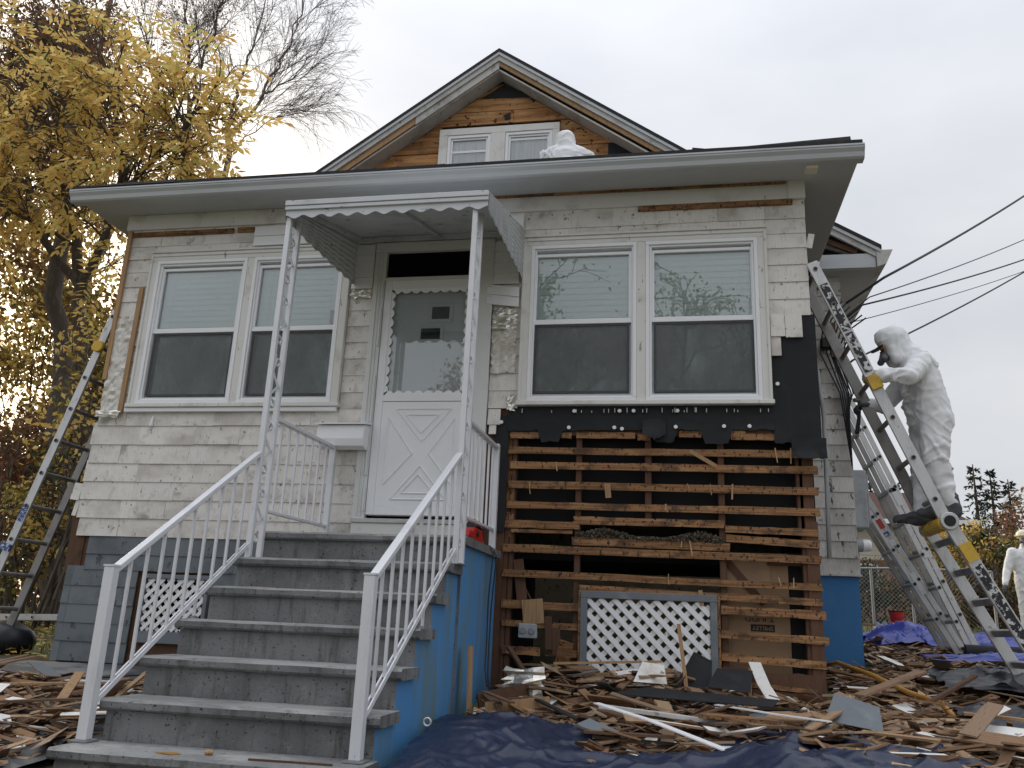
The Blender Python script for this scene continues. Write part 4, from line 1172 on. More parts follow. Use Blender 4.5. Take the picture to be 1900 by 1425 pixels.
m.prism([(AX0, AY, AZF), (AX0, -0.03, AZW - .01), (AX0, -0.03, AZW + .008), (AX0, AY, AZF + .015)], (AX1 - AX0, 0, 0)); m.build('awning_deck', 'awning', aw)
m = MB()                                              # ribbed front fascia
for a, b, yy in ((3.672, 3.712, AY - .022), (3.640, 3.668, AY - .016), (3.655, 3.690, AY - .008)):
    m.box(AX0 - .004, AX1 + .004, yy, AY - .001, a, b)
m.build('ribbed_fascia', 'awning', aw, bevel=.005, seg=2)
def scal(p, q, drop0, drop1, n, thick, amp, name):
    m = MB(); N = n * 8; p = V(p); q = V(q)
    for i in range(N):
        a, b = i / N, (i + 1) / N
        f = lambda t: drop0 + (drop1 - drop0) * t + amp * (0.5 - 0.5 * cos(2 * pi * n * t))
        A, B_ = p.lerp(q, a), p.lerp(q, b)
        m.prism([A, B_, B_ - V((0, 0, f(b))), A - V((0, 0, f(a)))], thick)
    return m.build(name, 'awning', aw)
scal((AX0, AY, 3.655), (AX1, AY, 3.655), .052, .052, 11, (0, .005, 0), .026, 'scalloped_valance')
# corrugated side wings
for s_, X in ((-1, AX0), (1, AX1)):
    m = MB(); nu, nv = 72, 54; base = 0
    for i in range(nu + 1):
        u = i / nu; y = AY + (0 - .02 - AY) * u
        zt_ = AZF + (AZW - AZF) * u + .008
        zl = 3.575 + (3.645 - 3.575) * u - 0.018 * (0.5 - 0.5 * cos(2 * pi * 9 * u))
        for j in range(nv + 1):
            v = j / nv; rib = 0.011 * (0.5 + 0.5 * sin(2 * pi * 9 * v))
            m.v.append((X + s_ * rib + s_ * 0.0, y, zt_ + (zl - zt_) * v))
    for i in range(nu):
        for j in range(nv):
            a = i * (nv + 1) + j; m.f.append((a, a + 1, a + nv + 2, a + nv + 1)); m.m.append(0)
    m.build('side_wing', 'awning', aw, smooth=True, fix=False)
for x in (0.48,):
    m = MB(); m.beam((x, AY + .01, AZF - .015), (x, -0.04, AZW - .025), .03, .025); m.build('awning_brace', 'awning', aw)
for x in (AX0 + .02, AX1 - .02):
    m = MB(); m.beam((x, AY + .01, AZF - .02), (x, -0.04, AZW - .03), .025, .03); m.build('awning_brace', 'awning', aw)
m = MB(); m.box(AX0, AX1, -0.055, -0.034, AZW - .07, AZW - .03); m.build('wall_bar', 'awning', aw)

# mailbox
mbx = empty('mailbox', (-0.2, -0.1, 2.14), 'white wall mailbox with a sloping lid left of the front door', 'mailbox')
m = MB(); m.prism([(-0.405, -0.035, 2.17), (-0.405, -0.10, 2.15), (-0.405, -0.165, 2.17), (-0.405, -0.18, 2.23), (-0.405, -0.165, 2.345), (-0.405, -0.035, 2.365)], (0.41, 0, 0)); m.build('box_body', 'vinyl', mbx, bevel=.006, seg=2)
m = MB(); m.prism([(-0.42, -0.035, 2.372), (-0.42, -0.195, 2.345), (-0.42, -0.195, 2.357), (-0.42, -0.035, 2.392)], (0.44, 0, 0)); m.build('lid', 'vinyl', mbx, bevel=.003)
m = MB(); m.prism([(-0.28, -0.075, 2.3845), (-0.28, -0.145, 2.3665), (-0.28, -0.145, 2.3685), (-0.28, -0.075, 2.3865)], (0.15, 0, 0)); m.build('lid_label', 'lamp', mbx)

# red saw on the landing, with its two cords
saw = empty('circular_saw', (1.09, -0.5, PZ), 'red hand-held power saw lying on the landing with black cord hanging down', 'power saw')
def sx(y, z): return V((1.05, y, PZ + z))
m = MB(); m.prism([(1.0, -.88, PZ + .03), (1.0, -.86, PZ + .075), (1.0, -.72, PZ + .085), (1.0, -.66, PZ + .115), (1.0, -.48, PZ + .115), (1.0, -.40, PZ + .05), (1.0, -.38, PZ + .01), (1.0, -.66, PZ + .02)], (.10, 0, 0)); m.build('saw_body', 'red', saw, bevel=.012, seg=2)
m = MB(); m.tube([(1.03, -.50, PZ + .16), (1.04, -.33, PZ + .06)], [.05, .05], 12); m.build('motor', 'black', saw, bevel=.008)
m = MB(); m.tube([(1.105, -.64, PZ + .07), (1.112, -.64, PZ + .07)], [.022, .02], 10); m.build('knob', 'black', saw)
m = MB(); m.box(0.99, 1.09, -.72, -.36, PZ + .001, PZ + .009); m.build('base_plate', 'black', saw)
m = MB(); m.tube([(1.06, -.47, PZ + .02), (1.16, -.45, PZ + .004), (1.185, -.45, PZ - .06), (1.165, -.45, 1.0), (1.17, -.46, .70), (1.18, -.52, .52), (1.22, -.62, .42), (1.30, -.70, .40), (1.38, -.62, .42)], .0055, 6)
m.build('cord', 'wire', saw, smooth=True)
m = MB(); m.tube([(1.06, -.38, PZ + .02), (1.15, -.33, PZ + .004), (1.185, -.33, PZ - .06), (1.165, -.34, .95), (1.165, -.36, .62), (1.18, -.42, .48), (1.25, -.66, .36), (1.33, -.86, .33), (1.24, -.92, .34), (1.2, -.84, .36)], .0055, 6)
m.build('cord', 'wire', saw, smooth=True)

# ================================================================ ladders
def ladder(name, label, P0, P1, off, nr, wid=0.075, th=0.028, mats=('steel', 'steel_dull', 'steel_dull'), group='aluminium ladders', rungs=(0.02, 0.98), two=None):
    """P0 bottom, P1 top of the near rail; off = vector to the far rail"""
    P0 = V(P0); P1 = V(P1); off = V(off)
    t = empty(name, P0, label, 'ladder', group)
    out = off.normalized().cross((P1 - P0).normalized())
    m = MB()
    def chan(a, b, mb_):
        mb_.beam(a, b, th * .25, wid, up=out)
        for s_ in (-1, 1):
            mb_.beam(a + out * s_ * (wid / 2 - .004) + off.normalized() * th * .4, b + out * s_ * (wid / 2 - .004) + off.normalized() * th * .4, th * .7, .008, up=out)
    chan(P0, P1, m); near = m.build('rail', mats[0], t, bevel=.002)
    m = MB(); chan(P0 + off, P1 + off, m); far = m.build('rail', mats[1], t, bevel=.002)
    for k in range(nr):
        f = rungs[0] + (rungs[1] - rungs[0]) * k / (nr - 1); p = P0.lerp(P1, f)
        m = MB(); m.tube([p - off.normalized() * 0.012, p + off], [.019, .019], 8); m.build('rung', mats[2], t)
        m = MB(); m.tube([p - off.normalized() * 0.010, p - off.normalized() * .0135], [.014, .014], 8); m.build('rung_end', 'black', near)
    return t, near, out
# A: the articulated ladder the worker stands on: lower and upper sections joined by hinges
lad, near, out = ladder('hinged_ladder', 'articulated aluminium ladder with yellow hinge caps that the worker in white stands on',
                        (4.385, -0.04, 1.66), (3.57, -0.04, 3.70), (0, 0.43, 0), 7, wid=.085, rungs=(.08, .97))
P_mid = V((4.385, -0.04, 1.66)); P_bot = V((5.02, -0.04, 0.42)); d_ = (P_mid - P_bot).normalized(); o_ = V((0, 0.43, 0)); nrm = V((0, 1, 0)).cross(d_)
for dy, nm in ((-0.035, 'lower_rail'), (0.465, 'lower_rail')):
    m = MB(); a = P_bot + V((0, dy, 0)); b = P_mid + V((0, dy, 0)) - d_ * .03
    m.beam(a, b, .008, .085, up=nrm); m.beam(a + nrm * .04 + V((0, .012, 0)), b + nrm * .04 + V((0, .012, 0)), .026, .008, up=nrm); m.beam(a - nrm * .04 + V((0, .012, 0)), b - nrm * .04 + V((0, .012, 0)), .026, .008, up=nrm)
    m.build(nm, 'steel', lad, bevel=.002)
for k in range(6):
    p = P_bot.lerp(P_mid, 0.06 + .17 * k)
    m = MB(); m.beam(p + V((0, -.03, 0)), p + V((0, .46, 0)), .05, .03, up=nrm); m.build('rung', 'steel_dull', lad, bevel=.004)
for y in (-0.075, 0.48):
    m = MB(); m.tube([P_mid + V((0, y, 0)), P_mid + V((0, y + .03, 0))], [.062, .062], 20); h = m.build('hinge', 'steel', lad, bevel=.004)
    m = MB(); m.tube([P_mid + V((0, y - .012, 0)), P_mid + V((0, y - .001, 0))], [.036, .040], 16); m.build('hinge_button', 'black', h)
m = MB(); m.tube([P_mid + V((-.02, -.03, -.01)), P_mid + V((-.02, .42, -.01))], [.05, .05], 14); m.build('hinge_sleeve', 'yellow', lad, bevel=.006)
def on_rail(p, ln, name, mat, dirv, y, wd=.07, t=.004, parent=lad):
    m = MB(); m.beam(V(p) - dirv * ln / 2 + V((0, y, 0)), V(p) + dirv * ln / 2 + V((0, y, 0)), t, wd, up=V((0, 1, 0)).cross(dirv)); return m.build(name, mat, parent)
du = (V((3.57, -0.04, 3.70)) - P_mid).normalized()
on_rail(P_mid + du * 1.78, 0.42, 'worn_sticker', 'sticker', du, -.0095, .062, .002)
on_rail(P_mid + du * 1.38, 0.34, 'worn_sticker', 'sticker', du, -.0095, .055, .002)
on_rail(P_bot.lerp(P_mid, .42), 0.95, 'worn_sticker', 'sticker', d_, -.0415, .066, .002)
on_rail(P_mid + du * 1.12, 0.11, 'lock_knob', 'yellow', du, -.02, .085, .03)
on_rail(P_bot.lerp(P_mid, .83), 0.13, 'lock_knob', 'yellow', d_, -.05, .085, .03)
# B, C: extension ladders against the side of the house
def extension(label, P0, P1, off, nr, tagm):
    t, nr_, out = ladder('extension_ladder', label, P0, P1, off, nr, wid=.05)
    P0 = V(P0); P1 = V(P1); o2 = out * .058
    if (P0 + o2).x < P0.x: o2 = -o2
    m = MB()
    a, b = P0 + o2 + (P1 - P0) * .02, P1 + o2
    m.beam(a, b, .008, .05, up=out); fr = m.build('fly_rail', 'steel', t, bevel=.002)
    m = MB(); m.beam(a + V(off), b + V(off), .008, .05, up=out); m.build('fly_rail', 'steel_dull', t, bevel=.002)
    for k in range(nr):
        p = a.lerp(b, .02 + .96 * k / (nr - 1))
        m = MB(); m.tube([p - V(off).normalized() * .012, p + V(off)], [.019, .019], 8); m.build('rung', 'steel_dull', t)
        m = MB(); m.tube([p - V(off).normalized() * .010, p - V(off).normalized() * .0135], [.014, .014], 8); m.build('rung_end', 'black', fr)
    dv = (P1 - P0).normalized()
    for f, ln, mat in tagm:
        on_rail(P0.lerp(P1, f) + o2 * .5, ln, 'ladder_label', mat, dv, -.008, .05, .003, t)
    return t
extension('tall extension ladder behind the worker, leaning on the side of the house', (5.17, 2.2, 0.68), (4.16, 2.2, 3.20), (0, .43, 0), 9, ((.60, .22, 'label_white'), (.62, .04, 'label_blue'), (.38, .08, 'label_white')))
extension('lower extension ladder standing closest to the blue foundation', (5.13, 2.5, 0.70), (4.24, 2.5, 2.38), (0, .40, 0), 6, ((.74, .10, 'label_red'), (.68, .05, 'label_blue'), (.63, .06, 'label_white'), (.40, .22, 'label_white')))
# left ladder
ll, near2, out2 = ladder('leaning_ladder', 'grey aluminium ladder leaning on the left corner of the house', (-3.55, 0.06, 0.39), (-2.64, 0.06, 3.50), (0, .43, 0), 11, wid=.075,
                         mats=('steel', 'steel_dull', 'steel_dull'), rungs=(.03, .98))
dl = V((.91, 0, 3.11)).normalized()
m = MB(); m.tube([V((-2.735, .035, 3.14)) - V((0, .02, 0)), V((-2.735, .05, 3.14))], [.055, .055], 16); h2 = m.build('hinge', 'yellow', ll, bevel=.005)
on_rail((-3.20, .06, 1.60), .15, 'ladder_label', 'label_blue', dl, -.006, .06, .003, ll)
on_rail((-3.29, .06, 1.30), .06, 'lock_clip', 'label_blue', dl, -.02, .10, .03, ll)
# ladder lying on the lawn at the left
lg, n3, o3 = ladder('lying_ladder', 'old ladder lying flat on the lawn at the left edge of the house', (-5.6, 2.5, .66), (-3.9, 2.6, .72), (.03, .42, 0), 6, wid=.07, mats=('rake', 'steel_dull', 'rake'))

# ================================================================ meters, panel, wires
el = empty('meter_cabinet', (4.2, 2.2, 1.8), 'tall grey electrical cabinet on the side wall of the house', 'cabinet')
m = MB(); m.box(4.16, 4.30, 2.05, 2.40, 1.86, 2.42); m.build('cabinet', 'greybox', el, bevel=.012, seg=2)
boxo('cabinet_door', 'greybox', el, 4.301, 4.32, 2.07, 2.38, 1.90, 2.38, bevel=.004)
m = MB(); m.tube([(4.20, 2.2, 1.86), (4.20, 2.2, 1.42)], .022, 8); m.build('pipe', 'greybox', el)
m = MB(); m.tube([(4.19, 2.12, 2.42), (4.17, 2.0, 2.9), (4.17, 1.98, 3.4), (4.15, 1.9, 3.9)], .012, 6); m.build('cable', 'wire', el, smooth=True)
def meter(c, axis_, label):
    t = empty('electric_meter', c, label, 'meter', 'round electric meters')
    c = V(c); a = V(axis_)
    m = MB(); m.tube([c + a * .03, c + a * .09], [.062, .062], 18); b = m.build('meter_can', 'greybox', t, bevel=.004)
    m = MB(); m.tube([c + a * .0905, c + a * .15, c + a * .165], [.058, .056, .044], 18); m.build('meter_glass', 'vinyl', t, smooth=False)
    s_ = V((0, 1, 0)) if abs(a.x) > .5 else V((1, 0, 0))
    m = MB(); m.obox(c + a * .014, (.17 if abs(a.x) < .5 else .03, .03 if abs(a.x) < .5 else .17, .24), Matrix.Identity(3)); m.build('meter_socket', 'greybox', t, bevel=.006)
    m = MB(); m.obox(c + a * .1665, (.05 if abs(a.x) < .5 else .002, .002 if abs(a.x) < .5 else .05, .012), Matrix.Identity(3)); m.build('meter_plate', 'black', t)
meter((3.66, D - 0.02, 1.71), (0, -1, 0), 'round meter on the front strip of worn shingles, right of the bare laths')
meter((4.15, 2.12, 1.70), (1, 0, 0), 'round meter sticking out of the side wall beneath the grey cabinet')
def wire(pts, r_, label, cat='cable', group='overhead service wires'):
    m = MB(); P = []
    for a, b in zip(pts, pts[1:]):
        a = V(a); b = V(b); sag = 0.02 * (b - a).length if (b - a).length > 2 else 0
        for k in range(16):
            t = k / 16; q = a.lerp(b, t); q.z -= sag * 4 * t * (1 - t) * .5; P.append(q)
    P.append(V(pts[-1])); m.tube(P, r_, 6)
    return tag(m.build('overhead_wire', 'wire', smooth=True), label, cat, group)
# the wires leave the house towards a pole out of the frame at the right
wire([(4.16, 1.72, 4.02), (4.50, 1.60, 4.23), (9.84, 8.0, 9.37)], .013, 'thickest black overhead cable, uppermost of the wires at the right')
wire([(4.14, 1.66, 3.86), (4.36, 1.62, 4.04), (9.68, 8.0, 8.19)], .006, 'second overhead wire from the top at the right')
wire([(4.14, 1.66, 3.84), (4.29, 1.62, 3.96), (9.61, 8.0, 7.68)], .009, 'third overhead wire from the top at the right')
wire([(4.145, 1.70, 3.80), (9.59, 8.0, 7.48)], .005, 'thinnest overhead wire, running just beneath the third')
wz = wire([(4.15, 1.9, 3.42), (4.21, 1.85, 3.47), (9.63, 8.0, 7.80)], .010, 'lowest overhead wire, passing behind the hood of the worker')
m = MB(); m.tube([(4.27, 1.90, 3.51), (4.33, 1.95, 3.545)], [.02, .02], 6); m.build('splice_clamp', 'wire', wz)
cb = empty('cable_bundle', (4.1, 1.7, 3.6), 'bundle of loose black cables under the eave of the main house', 'cable')
r = random.Random(2)
for k in range(7):
    x = 3.95 + .035 * k; m = MB()
    m.tube([(x + .15, 1.60, 4.0 - .03 * k), (x + .02, 1.68, 3.86 - .02 * k), (x - .03, 1.70, 3.72 - .02 * k), (x - .06 + .03 * sin(k), 1.71, 3.5), (4.05 + .02 * k, 1.72, 3.1), (4.12, 1.74, 2.4 + .1 * k)], .008, 5)
    m.build('cable', 'wire', cb, smooth=True)
for k in range(4):
    m = MB(); m.tube([(3.62 + .12 * cos(a) + .02 * k, 1.70 + .03 * sin(a * 2), 3.62 - .03 * k + .14 * sin(a)) for a in [pi * .9 + q * .25 for q in range(9)]], .008, 5); m.build('cable', 'wire', cb, smooth=True)
m = MB(); m.box(3.90, 4.0, 1.68, 1.78, 3.55, 3.66); m.build('junction_box', 'black', cb, bevel=.01)
m = MB(); m.box(3.985, 4.035, 1.66, 1.70, 3.45, 3.80); m.build('wood_block', 'wood', cb)
# ================================================================ people in white coveralls
def capsule(m, a, b, ra, rb, n=14, k=5):
    a = V(a); b = V(b); d = (b - a)
    if d.length < 1e-6: m.ball(a, ra, n, 8); return
    d.normalize()
    pts = []; rs = []
    for i in range(k):
        t = (i + .02) / k * pi / 2; pts.append(a - d * ra * cos(t)); rs.append(ra * sin(t) + 1e-4)
    pts += [a, b]; rs += [ra, rb]
    for i in range(k):
        t = (1 - (i + .98) / k) * pi / 2 if False else (pi / 2) * (i + 1) / k; pts.append(b + d * rb * sin(t)); rs.append(rb * cos(t) + 1e-4)
    m.tube(pts, rs, n)
def melt(name, caps, mat, parent, voxel=.014, smooth=6, wr=0.0, seed=0, balls=()):
    """one continuous skin grown over tapered limbs"""
    m = MB()
    for c in caps: capsule(m, *c)
    for c in balls: m.ball(*c)
    o = m.build(name, mat, None, smooth=True)
    r_ = o.modifiers.new('r', 'REMESH'); r_.mode = 'VOXEL'; r_.voxel_size = voxel; r_.use_smooth_shade = True
    s_ = o.modifiers.new('s', 'SMOOTH'); s_.iterations = smooth; s_.factor = .5
    bpy.context.view_layer.update()
    me = bpy.data.meshes.new_from_object(o.evaluated_get(bpy.context.evaluated_depsgraph_get()))
    o.modifiers.clear(); old = o.data; o.data = me; bpy.data.meshes.remove(old)
    if wr:                                               # creases and folds in the cloth
        for v in me.vertices:
            p = v.co
            wv = mn.noise(p * 3.0 + V((seed, 0, 0))) * 1.3
            q = V((p.x * 7 + 3 * p.z + wv, p.y * 7 - wv, p.z * 4.5 - 3 * p.x + seed + wv))
            q2 = V((p.x * 6 - 7 * p.z + seed, p.y * 6 + wv, p.z * 9 + 4 * p.y - wv))
            k = .35 + .65 * sstep(-.1, .35, mn.noise(p * 2.6 + V((0, seed, 0))))      # creases gather in places, other parts hang smooth
            f = 1.3 * max(0, 1 - abs(mn.noise(q)) * 4.0) ** 1.3 + .9 * max(0, 1 - abs(mn.noise(q2)) * 4.5) ** 1.5 + .7 * mn.noise(p * 5)
            v.co = p + v.normal * wr * k * (f - .35)
    me.polygons.foreach_set('use_smooth', [True] * len(me.polygons))
    return adopt(o, parent)
def hand(parent, wrist, d, n, side, mat, curl=1.0, name='glove', s=1.0):
    """palm, four unequal fingers curled towards n, thumb leaving the side of the palm"""
    wrist = V(wrist); d = V(d).normalized(); n = V(n); n = (n - d * n.dot(d)).normalized(); a = d.cross(n).normalized() * side
    caps = []
    for k in (-1.5, -.5, .5, 1.5):
        caps.append((wrist + a * k * .010 * s, wrist + d * .085 * s + a * k * .020 * s, .019 * s, .015 * s))
    for k, L in ((-1.5, .85), (-.5, 1.0), (.5, .94), (1.5, .74)):
        p = wrist + d * .088 * s + a * k * .021 * s; an = 0
        for seg, l in enumerate((.040, .027, .021)):
            an += curl * (.75, .95, .7)[seg]
            q = p + (d * cos(an) + n * sin(an)) * l * L * s
            caps.append((p, q, (.0115 - .001 * seg) * s, (.0105 - .001 * seg) * s)); p = q
    p = wrist + d * .028 * s - a * .030 * s
    q = p + (d * .7 - a * .55 + n * .35).normalized() * .038 * s; r_ = q + (d * .6 + n * .8 - a * .1).normalized() * .030 * s
    caps += [(p, q, .014 * s, .012 * s), (q, r_, .012 * s, .010 * s)]
    return melt(name, caps, mat, parent, voxel=.0055 * s, smooth=2)
def face(parent, c, f, up, s=1.0, mask=True, brim=True, eyes=True):
    """skin head inside the hood with nose, eyes, ears; respirator and cap brim in front"""
    c = V(c); f = V(f).normalized(); up = V(up); up = (up - f * up.dot(f)).normalized(); a = f.cross(up)
    caps = [(c + up * .02, c - up * .05 + f * .012, .078 * s, .055 * s), (c + f * .068 * s - up * .012, c + f * .088 * s - up * .035, .010 * s, .014 * s),
            (c + a * .070 * s - up * .01, c + a * .070 * s - up * .04, .012, .009), (c - a * .070 * s - up * .01, c - a * .070 * s - up * .04, .012, .009)]
    h = melt('head', caps, 'skin', parent, voxel=.008, smooth=2)
    for q in (-1, 1):
        m = MB(); m.ball(c + f * .072 * s + a * q * .03 * s + up * .005, .010, 8, 6); m.build('eye', 'black', h, smooth=True)
    m = MB(); m.tube([c + f * .074 * s - a * .02 - up * .062, c + f * .078 * s - up * .064, c + f * .074 * s + a * .02 - up * .062], .004, 5); m.build('mouth', 'leaf_rust', h)
    if mask:
        melt('respirator', [(c + f * .075 * s - up * .045, c + f * .105 * s - up * .06, .045, .028), (c + f * .085 * s - up * .055 + a * .035, c + f * .10 * s - up * .06 + a * .065, .022, .028),
                            (c + f * .085 * s - up * .055 - a * .035, c + f * .10 * s - up * .06 - a * .065, .022, .028)], 'clearmask', h, voxel=.008, smooth=3)
    if brim:
        m = MB(); P = []
        for k in range(9):
            t = -1 + 2 * k / 8; P.append(c + a * .078 * t + f * (.06 + .085 * sqrt(max(0, 1 - t * t))) + up * (.055 - .02 * (1 - t * t) - .02 * abs(t)))
        m.prism(P, up * .008); m.build('cap_brim', 'black', h, bevel=.002)
    return h

# worker on the ladder, facing the house
w1 = empty('person', (4.35, .2, 1.70), 'person in white hooded coverall and black cap brim standing high on the ladder', 'person')
PY = .2
hood = [((4.195, PY, 3.105), (4.235, PY, 3.02), .122, .112), ((4.13, PY, 3.13), (4.20, PY, 3.14), .085, .09), ((4.17, PY - .07, 3.02), (4.19, PY - .06, 2.95), .045, .05), ((4.17, PY + .07, 3.02), (4.19, PY + .06, 2.95), .045, .05), ((4.245, PY, 3.02), (4.33, PY, 2.92), .105, .13)]
torso = [((4.345, PY - .10, 2.83), (4.40, PY - .07, 2.52), .125, .135), ((4.345, PY + .10, 2.83), (4.40, PY + .07, 2.52), .125, .135), ((4.34, PY, 2.86), (4.41, PY, 2.45), .14, .15),
         ((4.40, PY, 2.66), (4.43, PY, 2.46), .13, .14)]
legs = []
for s_, kx, ax_, az in ((-1, 4.385, 4.45, 1.80), (1, 4.35, 4.33, 1.78)):
    y = PY + s_ * .085
    legs += [((4.415, y, 2.46), (kx, y + s_ * .03, 2.11), .125, .09), ((kx, y + s_ * .03, 2.11), (ax_, y + s_ * .01, az), .088, .068)]
arms = [((4.33, PY - .17, 2.86), (4.19, PY - .33, 2.72), .088, .066), ((4.19, PY - .33, 2.72), (4.015, PY - .23, 2.765), .066, .048),
        ((4.33, PY + .17, 2.86), (4.15, PY + .30, 2.66), .088, .066), ((4.15, PY + .30, 2.66), (4.03, PY + .22, 2.645), .066, .048)]
melt('coverall', hood + torso + legs + arms, 'tyvek', w1, voxel=.012, smooth=7, wr=.018, seed=3)
face(w1, (4.165, PY, 3.045), (-1, 0, -.45), (0, 0, 1))
hand(w1, (4.01, PY - .24, 2.765), (-1, .25, -.05), (.2, 1, -.3), -1, 'glove', 1.0)
hand(w1, (4.02, PY + .21, 2.64), (-1, -.1, -.1), (.1, 0, -1), 1, 'darkgrey', 1.0)
for s_, x0, z0 in ((-1, 4.48, 1.755), (1, 4.36, 1.735)):
    y = PY + s_ * .10
    melt('shoe_cover', [((x0, y, z0 + .02), (x0 - .06, y, z0), .062, .055), ((x0 - .04, y, z0), (x0 - .22, y + s_ * .01, z0 - .015), .052, .040), ((x0 - .02, y, z0 + .09), (x0, y, z0), .066, .06)], 'darkgrey', w1, voxel=.012, smooth=3, wr=.012)
hm = empty('hammer', (3.93, .40, 2.60), 'black handled hammer hanging from the hand of the worker on the ladder', 'hammer')
m = MB(); m.tube([(3.945, .40, 2.66), (3.93, .39, 2.52), (3.905, .37, 2.40)], [.014, .015, .018], 8); m.build('handle', 'black', hm)
m = MB(); m.tube([(3.90, .36, 2.67), (4.0, .44, 2.675)], [.018, .016], 8); m.build('head', 'steel_dull', hm)

# worker on the porch roof, seen from behind
w2 = empty('person', (1.43, .95, 4.95), 'person in white hooded coverall on the porch roof, back turned, beside the gable window', 'person')
cx2 = 1.435
melt('coverall', [((cx2 - .015, 1.0, 5.60), (cx2, .98, 5.50), .100, .098), ((cx2, .98, 5.50), (cx2 + .01, .97, 5.38), .09, .115), ((cx2 - .03, 1.01, 5.645), (cx2 - .02, 1.0, 5.58), .055, .09), ((cx2, .98, 5.47), (cx2 - .185, .98, 5.385), .085, .085), ((cx2, .98, 5.47), (cx2 + .205, .98, 5.365), .085, .085),
     ((cx2 - .15, .98, 5.36), (cx2 - .08, .98, 5.10), .09, .13), ((cx2 + .16, .98, 5.34), (cx2 + .08, .98, 5.10), .09, .13), ((cx2, .97, 5.34), (cx2, .95, 5.08), .15, .15),
     ((cx2 - .19, .98, 5.36), (cx2 - .28, 1.08, 5.18), .075, .06), ((cx2 - .28, 1.08, 5.18), (cx2 - .20, 1.30, 5.16), .06, .045),
     ((cx2 + .20, .98, 5.33), (cx2 + .27, 1.10, 5.15), .075, .06), ((cx2 + .27, 1.10, 5.15), (cx2 + .18, 1.30, 5.16), .06, .045),
     ((cx2 - .09, .97, 5.08), (cx2 - .12, 1.22, 5.09), .12, .085), ((cx2 - .12, 1.22, 5.09), (cx2 - .12, .86, 5.0), .08, .06),
     ((cx2 + .09, .97, 5.08), (cx2 + .12, 1.22, 5.09), .12, .085), ((cx2 + .12, 1.22, 5.09), (cx2 + .12, .86, 5.0), .08, .06)], 'tyvek', w2, voxel=.010, smooth=7, wr=.016, seed=9)
face(w2, (cx2 - .01, 1.06, 5.56), (0, 1, -.3), (0, 0, 1))
for s_ in (-1, 1):
    hand(w2, (cx2 + s_ * .19, 1.30, 5.16), (-s_ * .3, 1, 0), (0, 0, -1), s_, 'darkgrey', .8)
    melt('shoe_cover', [((cx2 + s_ * .12, .86, 5.0), (cx2 + s_ * .12, .72, 4.93), .055, .045)], 'darkgrey', w2, voxel=.014, smooth=2)

# third worker at the right edge, standing on the lawn
w3p = V((8.52, 10.0, gz(8.5, 10)))
w3 = empty('person', w3p, 'person in white coverall and pale hard hat standing at the far right edge', 'person')
def q3(x, y, z): return w3p + V((x, y, z))
melt('coverall', [(q3(0, 0, 1.45), q3(0, 0, 1.52), .08, .08), (q3(-.12, 0, 1.32), q3(-.08, 0, 1.0), .13, .14), (q3(.12, 0, 1.32), q3(.08, 0, 1.0), .13, .14), (q3(0, 0, 1.36), q3(0, 0, .95), .14, .15),
     (q3(-.10, 0, .95), q3(-.12, 0, .52), .13, .095), (q3(-.12, 0, .52), q3(-.13, 0, .12), .095, .075), (q3(.10, 0, .95), q3(.12, .02, .52), .13, .095), (q3(.12, .02, .52), q3(.13, .02, .12), .095, .075),
     (q3(-.21, 0, 1.38), q3(-.34, -.02, 1.08), .095, .07), (q3(-.34, -.02, 1.08), q3(-.43, -.12, .84), .07, .05),
     (q3(.21, 0, 1.38), q3(.32, .02, 1.08), .095, .07), (q3(.32, .02, 1.08), q3(.36, -.05, .82), .07, .05)], 'tyvek', w3, voxel=.016, smooth=6, wr=.016, seed=5)
face(w3, q3(0, -.02, 1.62), (-.4, -1, 0), (0, 0, 1), brim=False)
m = MB(); m.ball(q3(0, 0, 1.70), .125, 16, 8, 0, (1, 1.1, .75)); hh = m.build('hard_hat', 'cap_yellow', w3, smooth=True)
m = MB(); m.tube([q3(0, -.01, 1.675), q3(0, -.01, 1.685)], [.155, .15], 18); m.build('hat_brim', 'cap_yellow', hh)
hand(w3, q3(-.43, -.12, .83), (-.2, -.1, -1), (.6, .4, 0), 1, 'darkgrey', .4); hand(w3, q3(.36, -.05, .81), (.1, 0, -1), (-.6, .4, 0), -1, 'darkgrey', .4)
for s_ in (-1, 1): melt('boot', [(q3(s_ * .13, 0, .06), q3(s_ * .14, -.16, .04), .06, .045)], 'darkgrey', w3, voxel=.016, smooth=2)

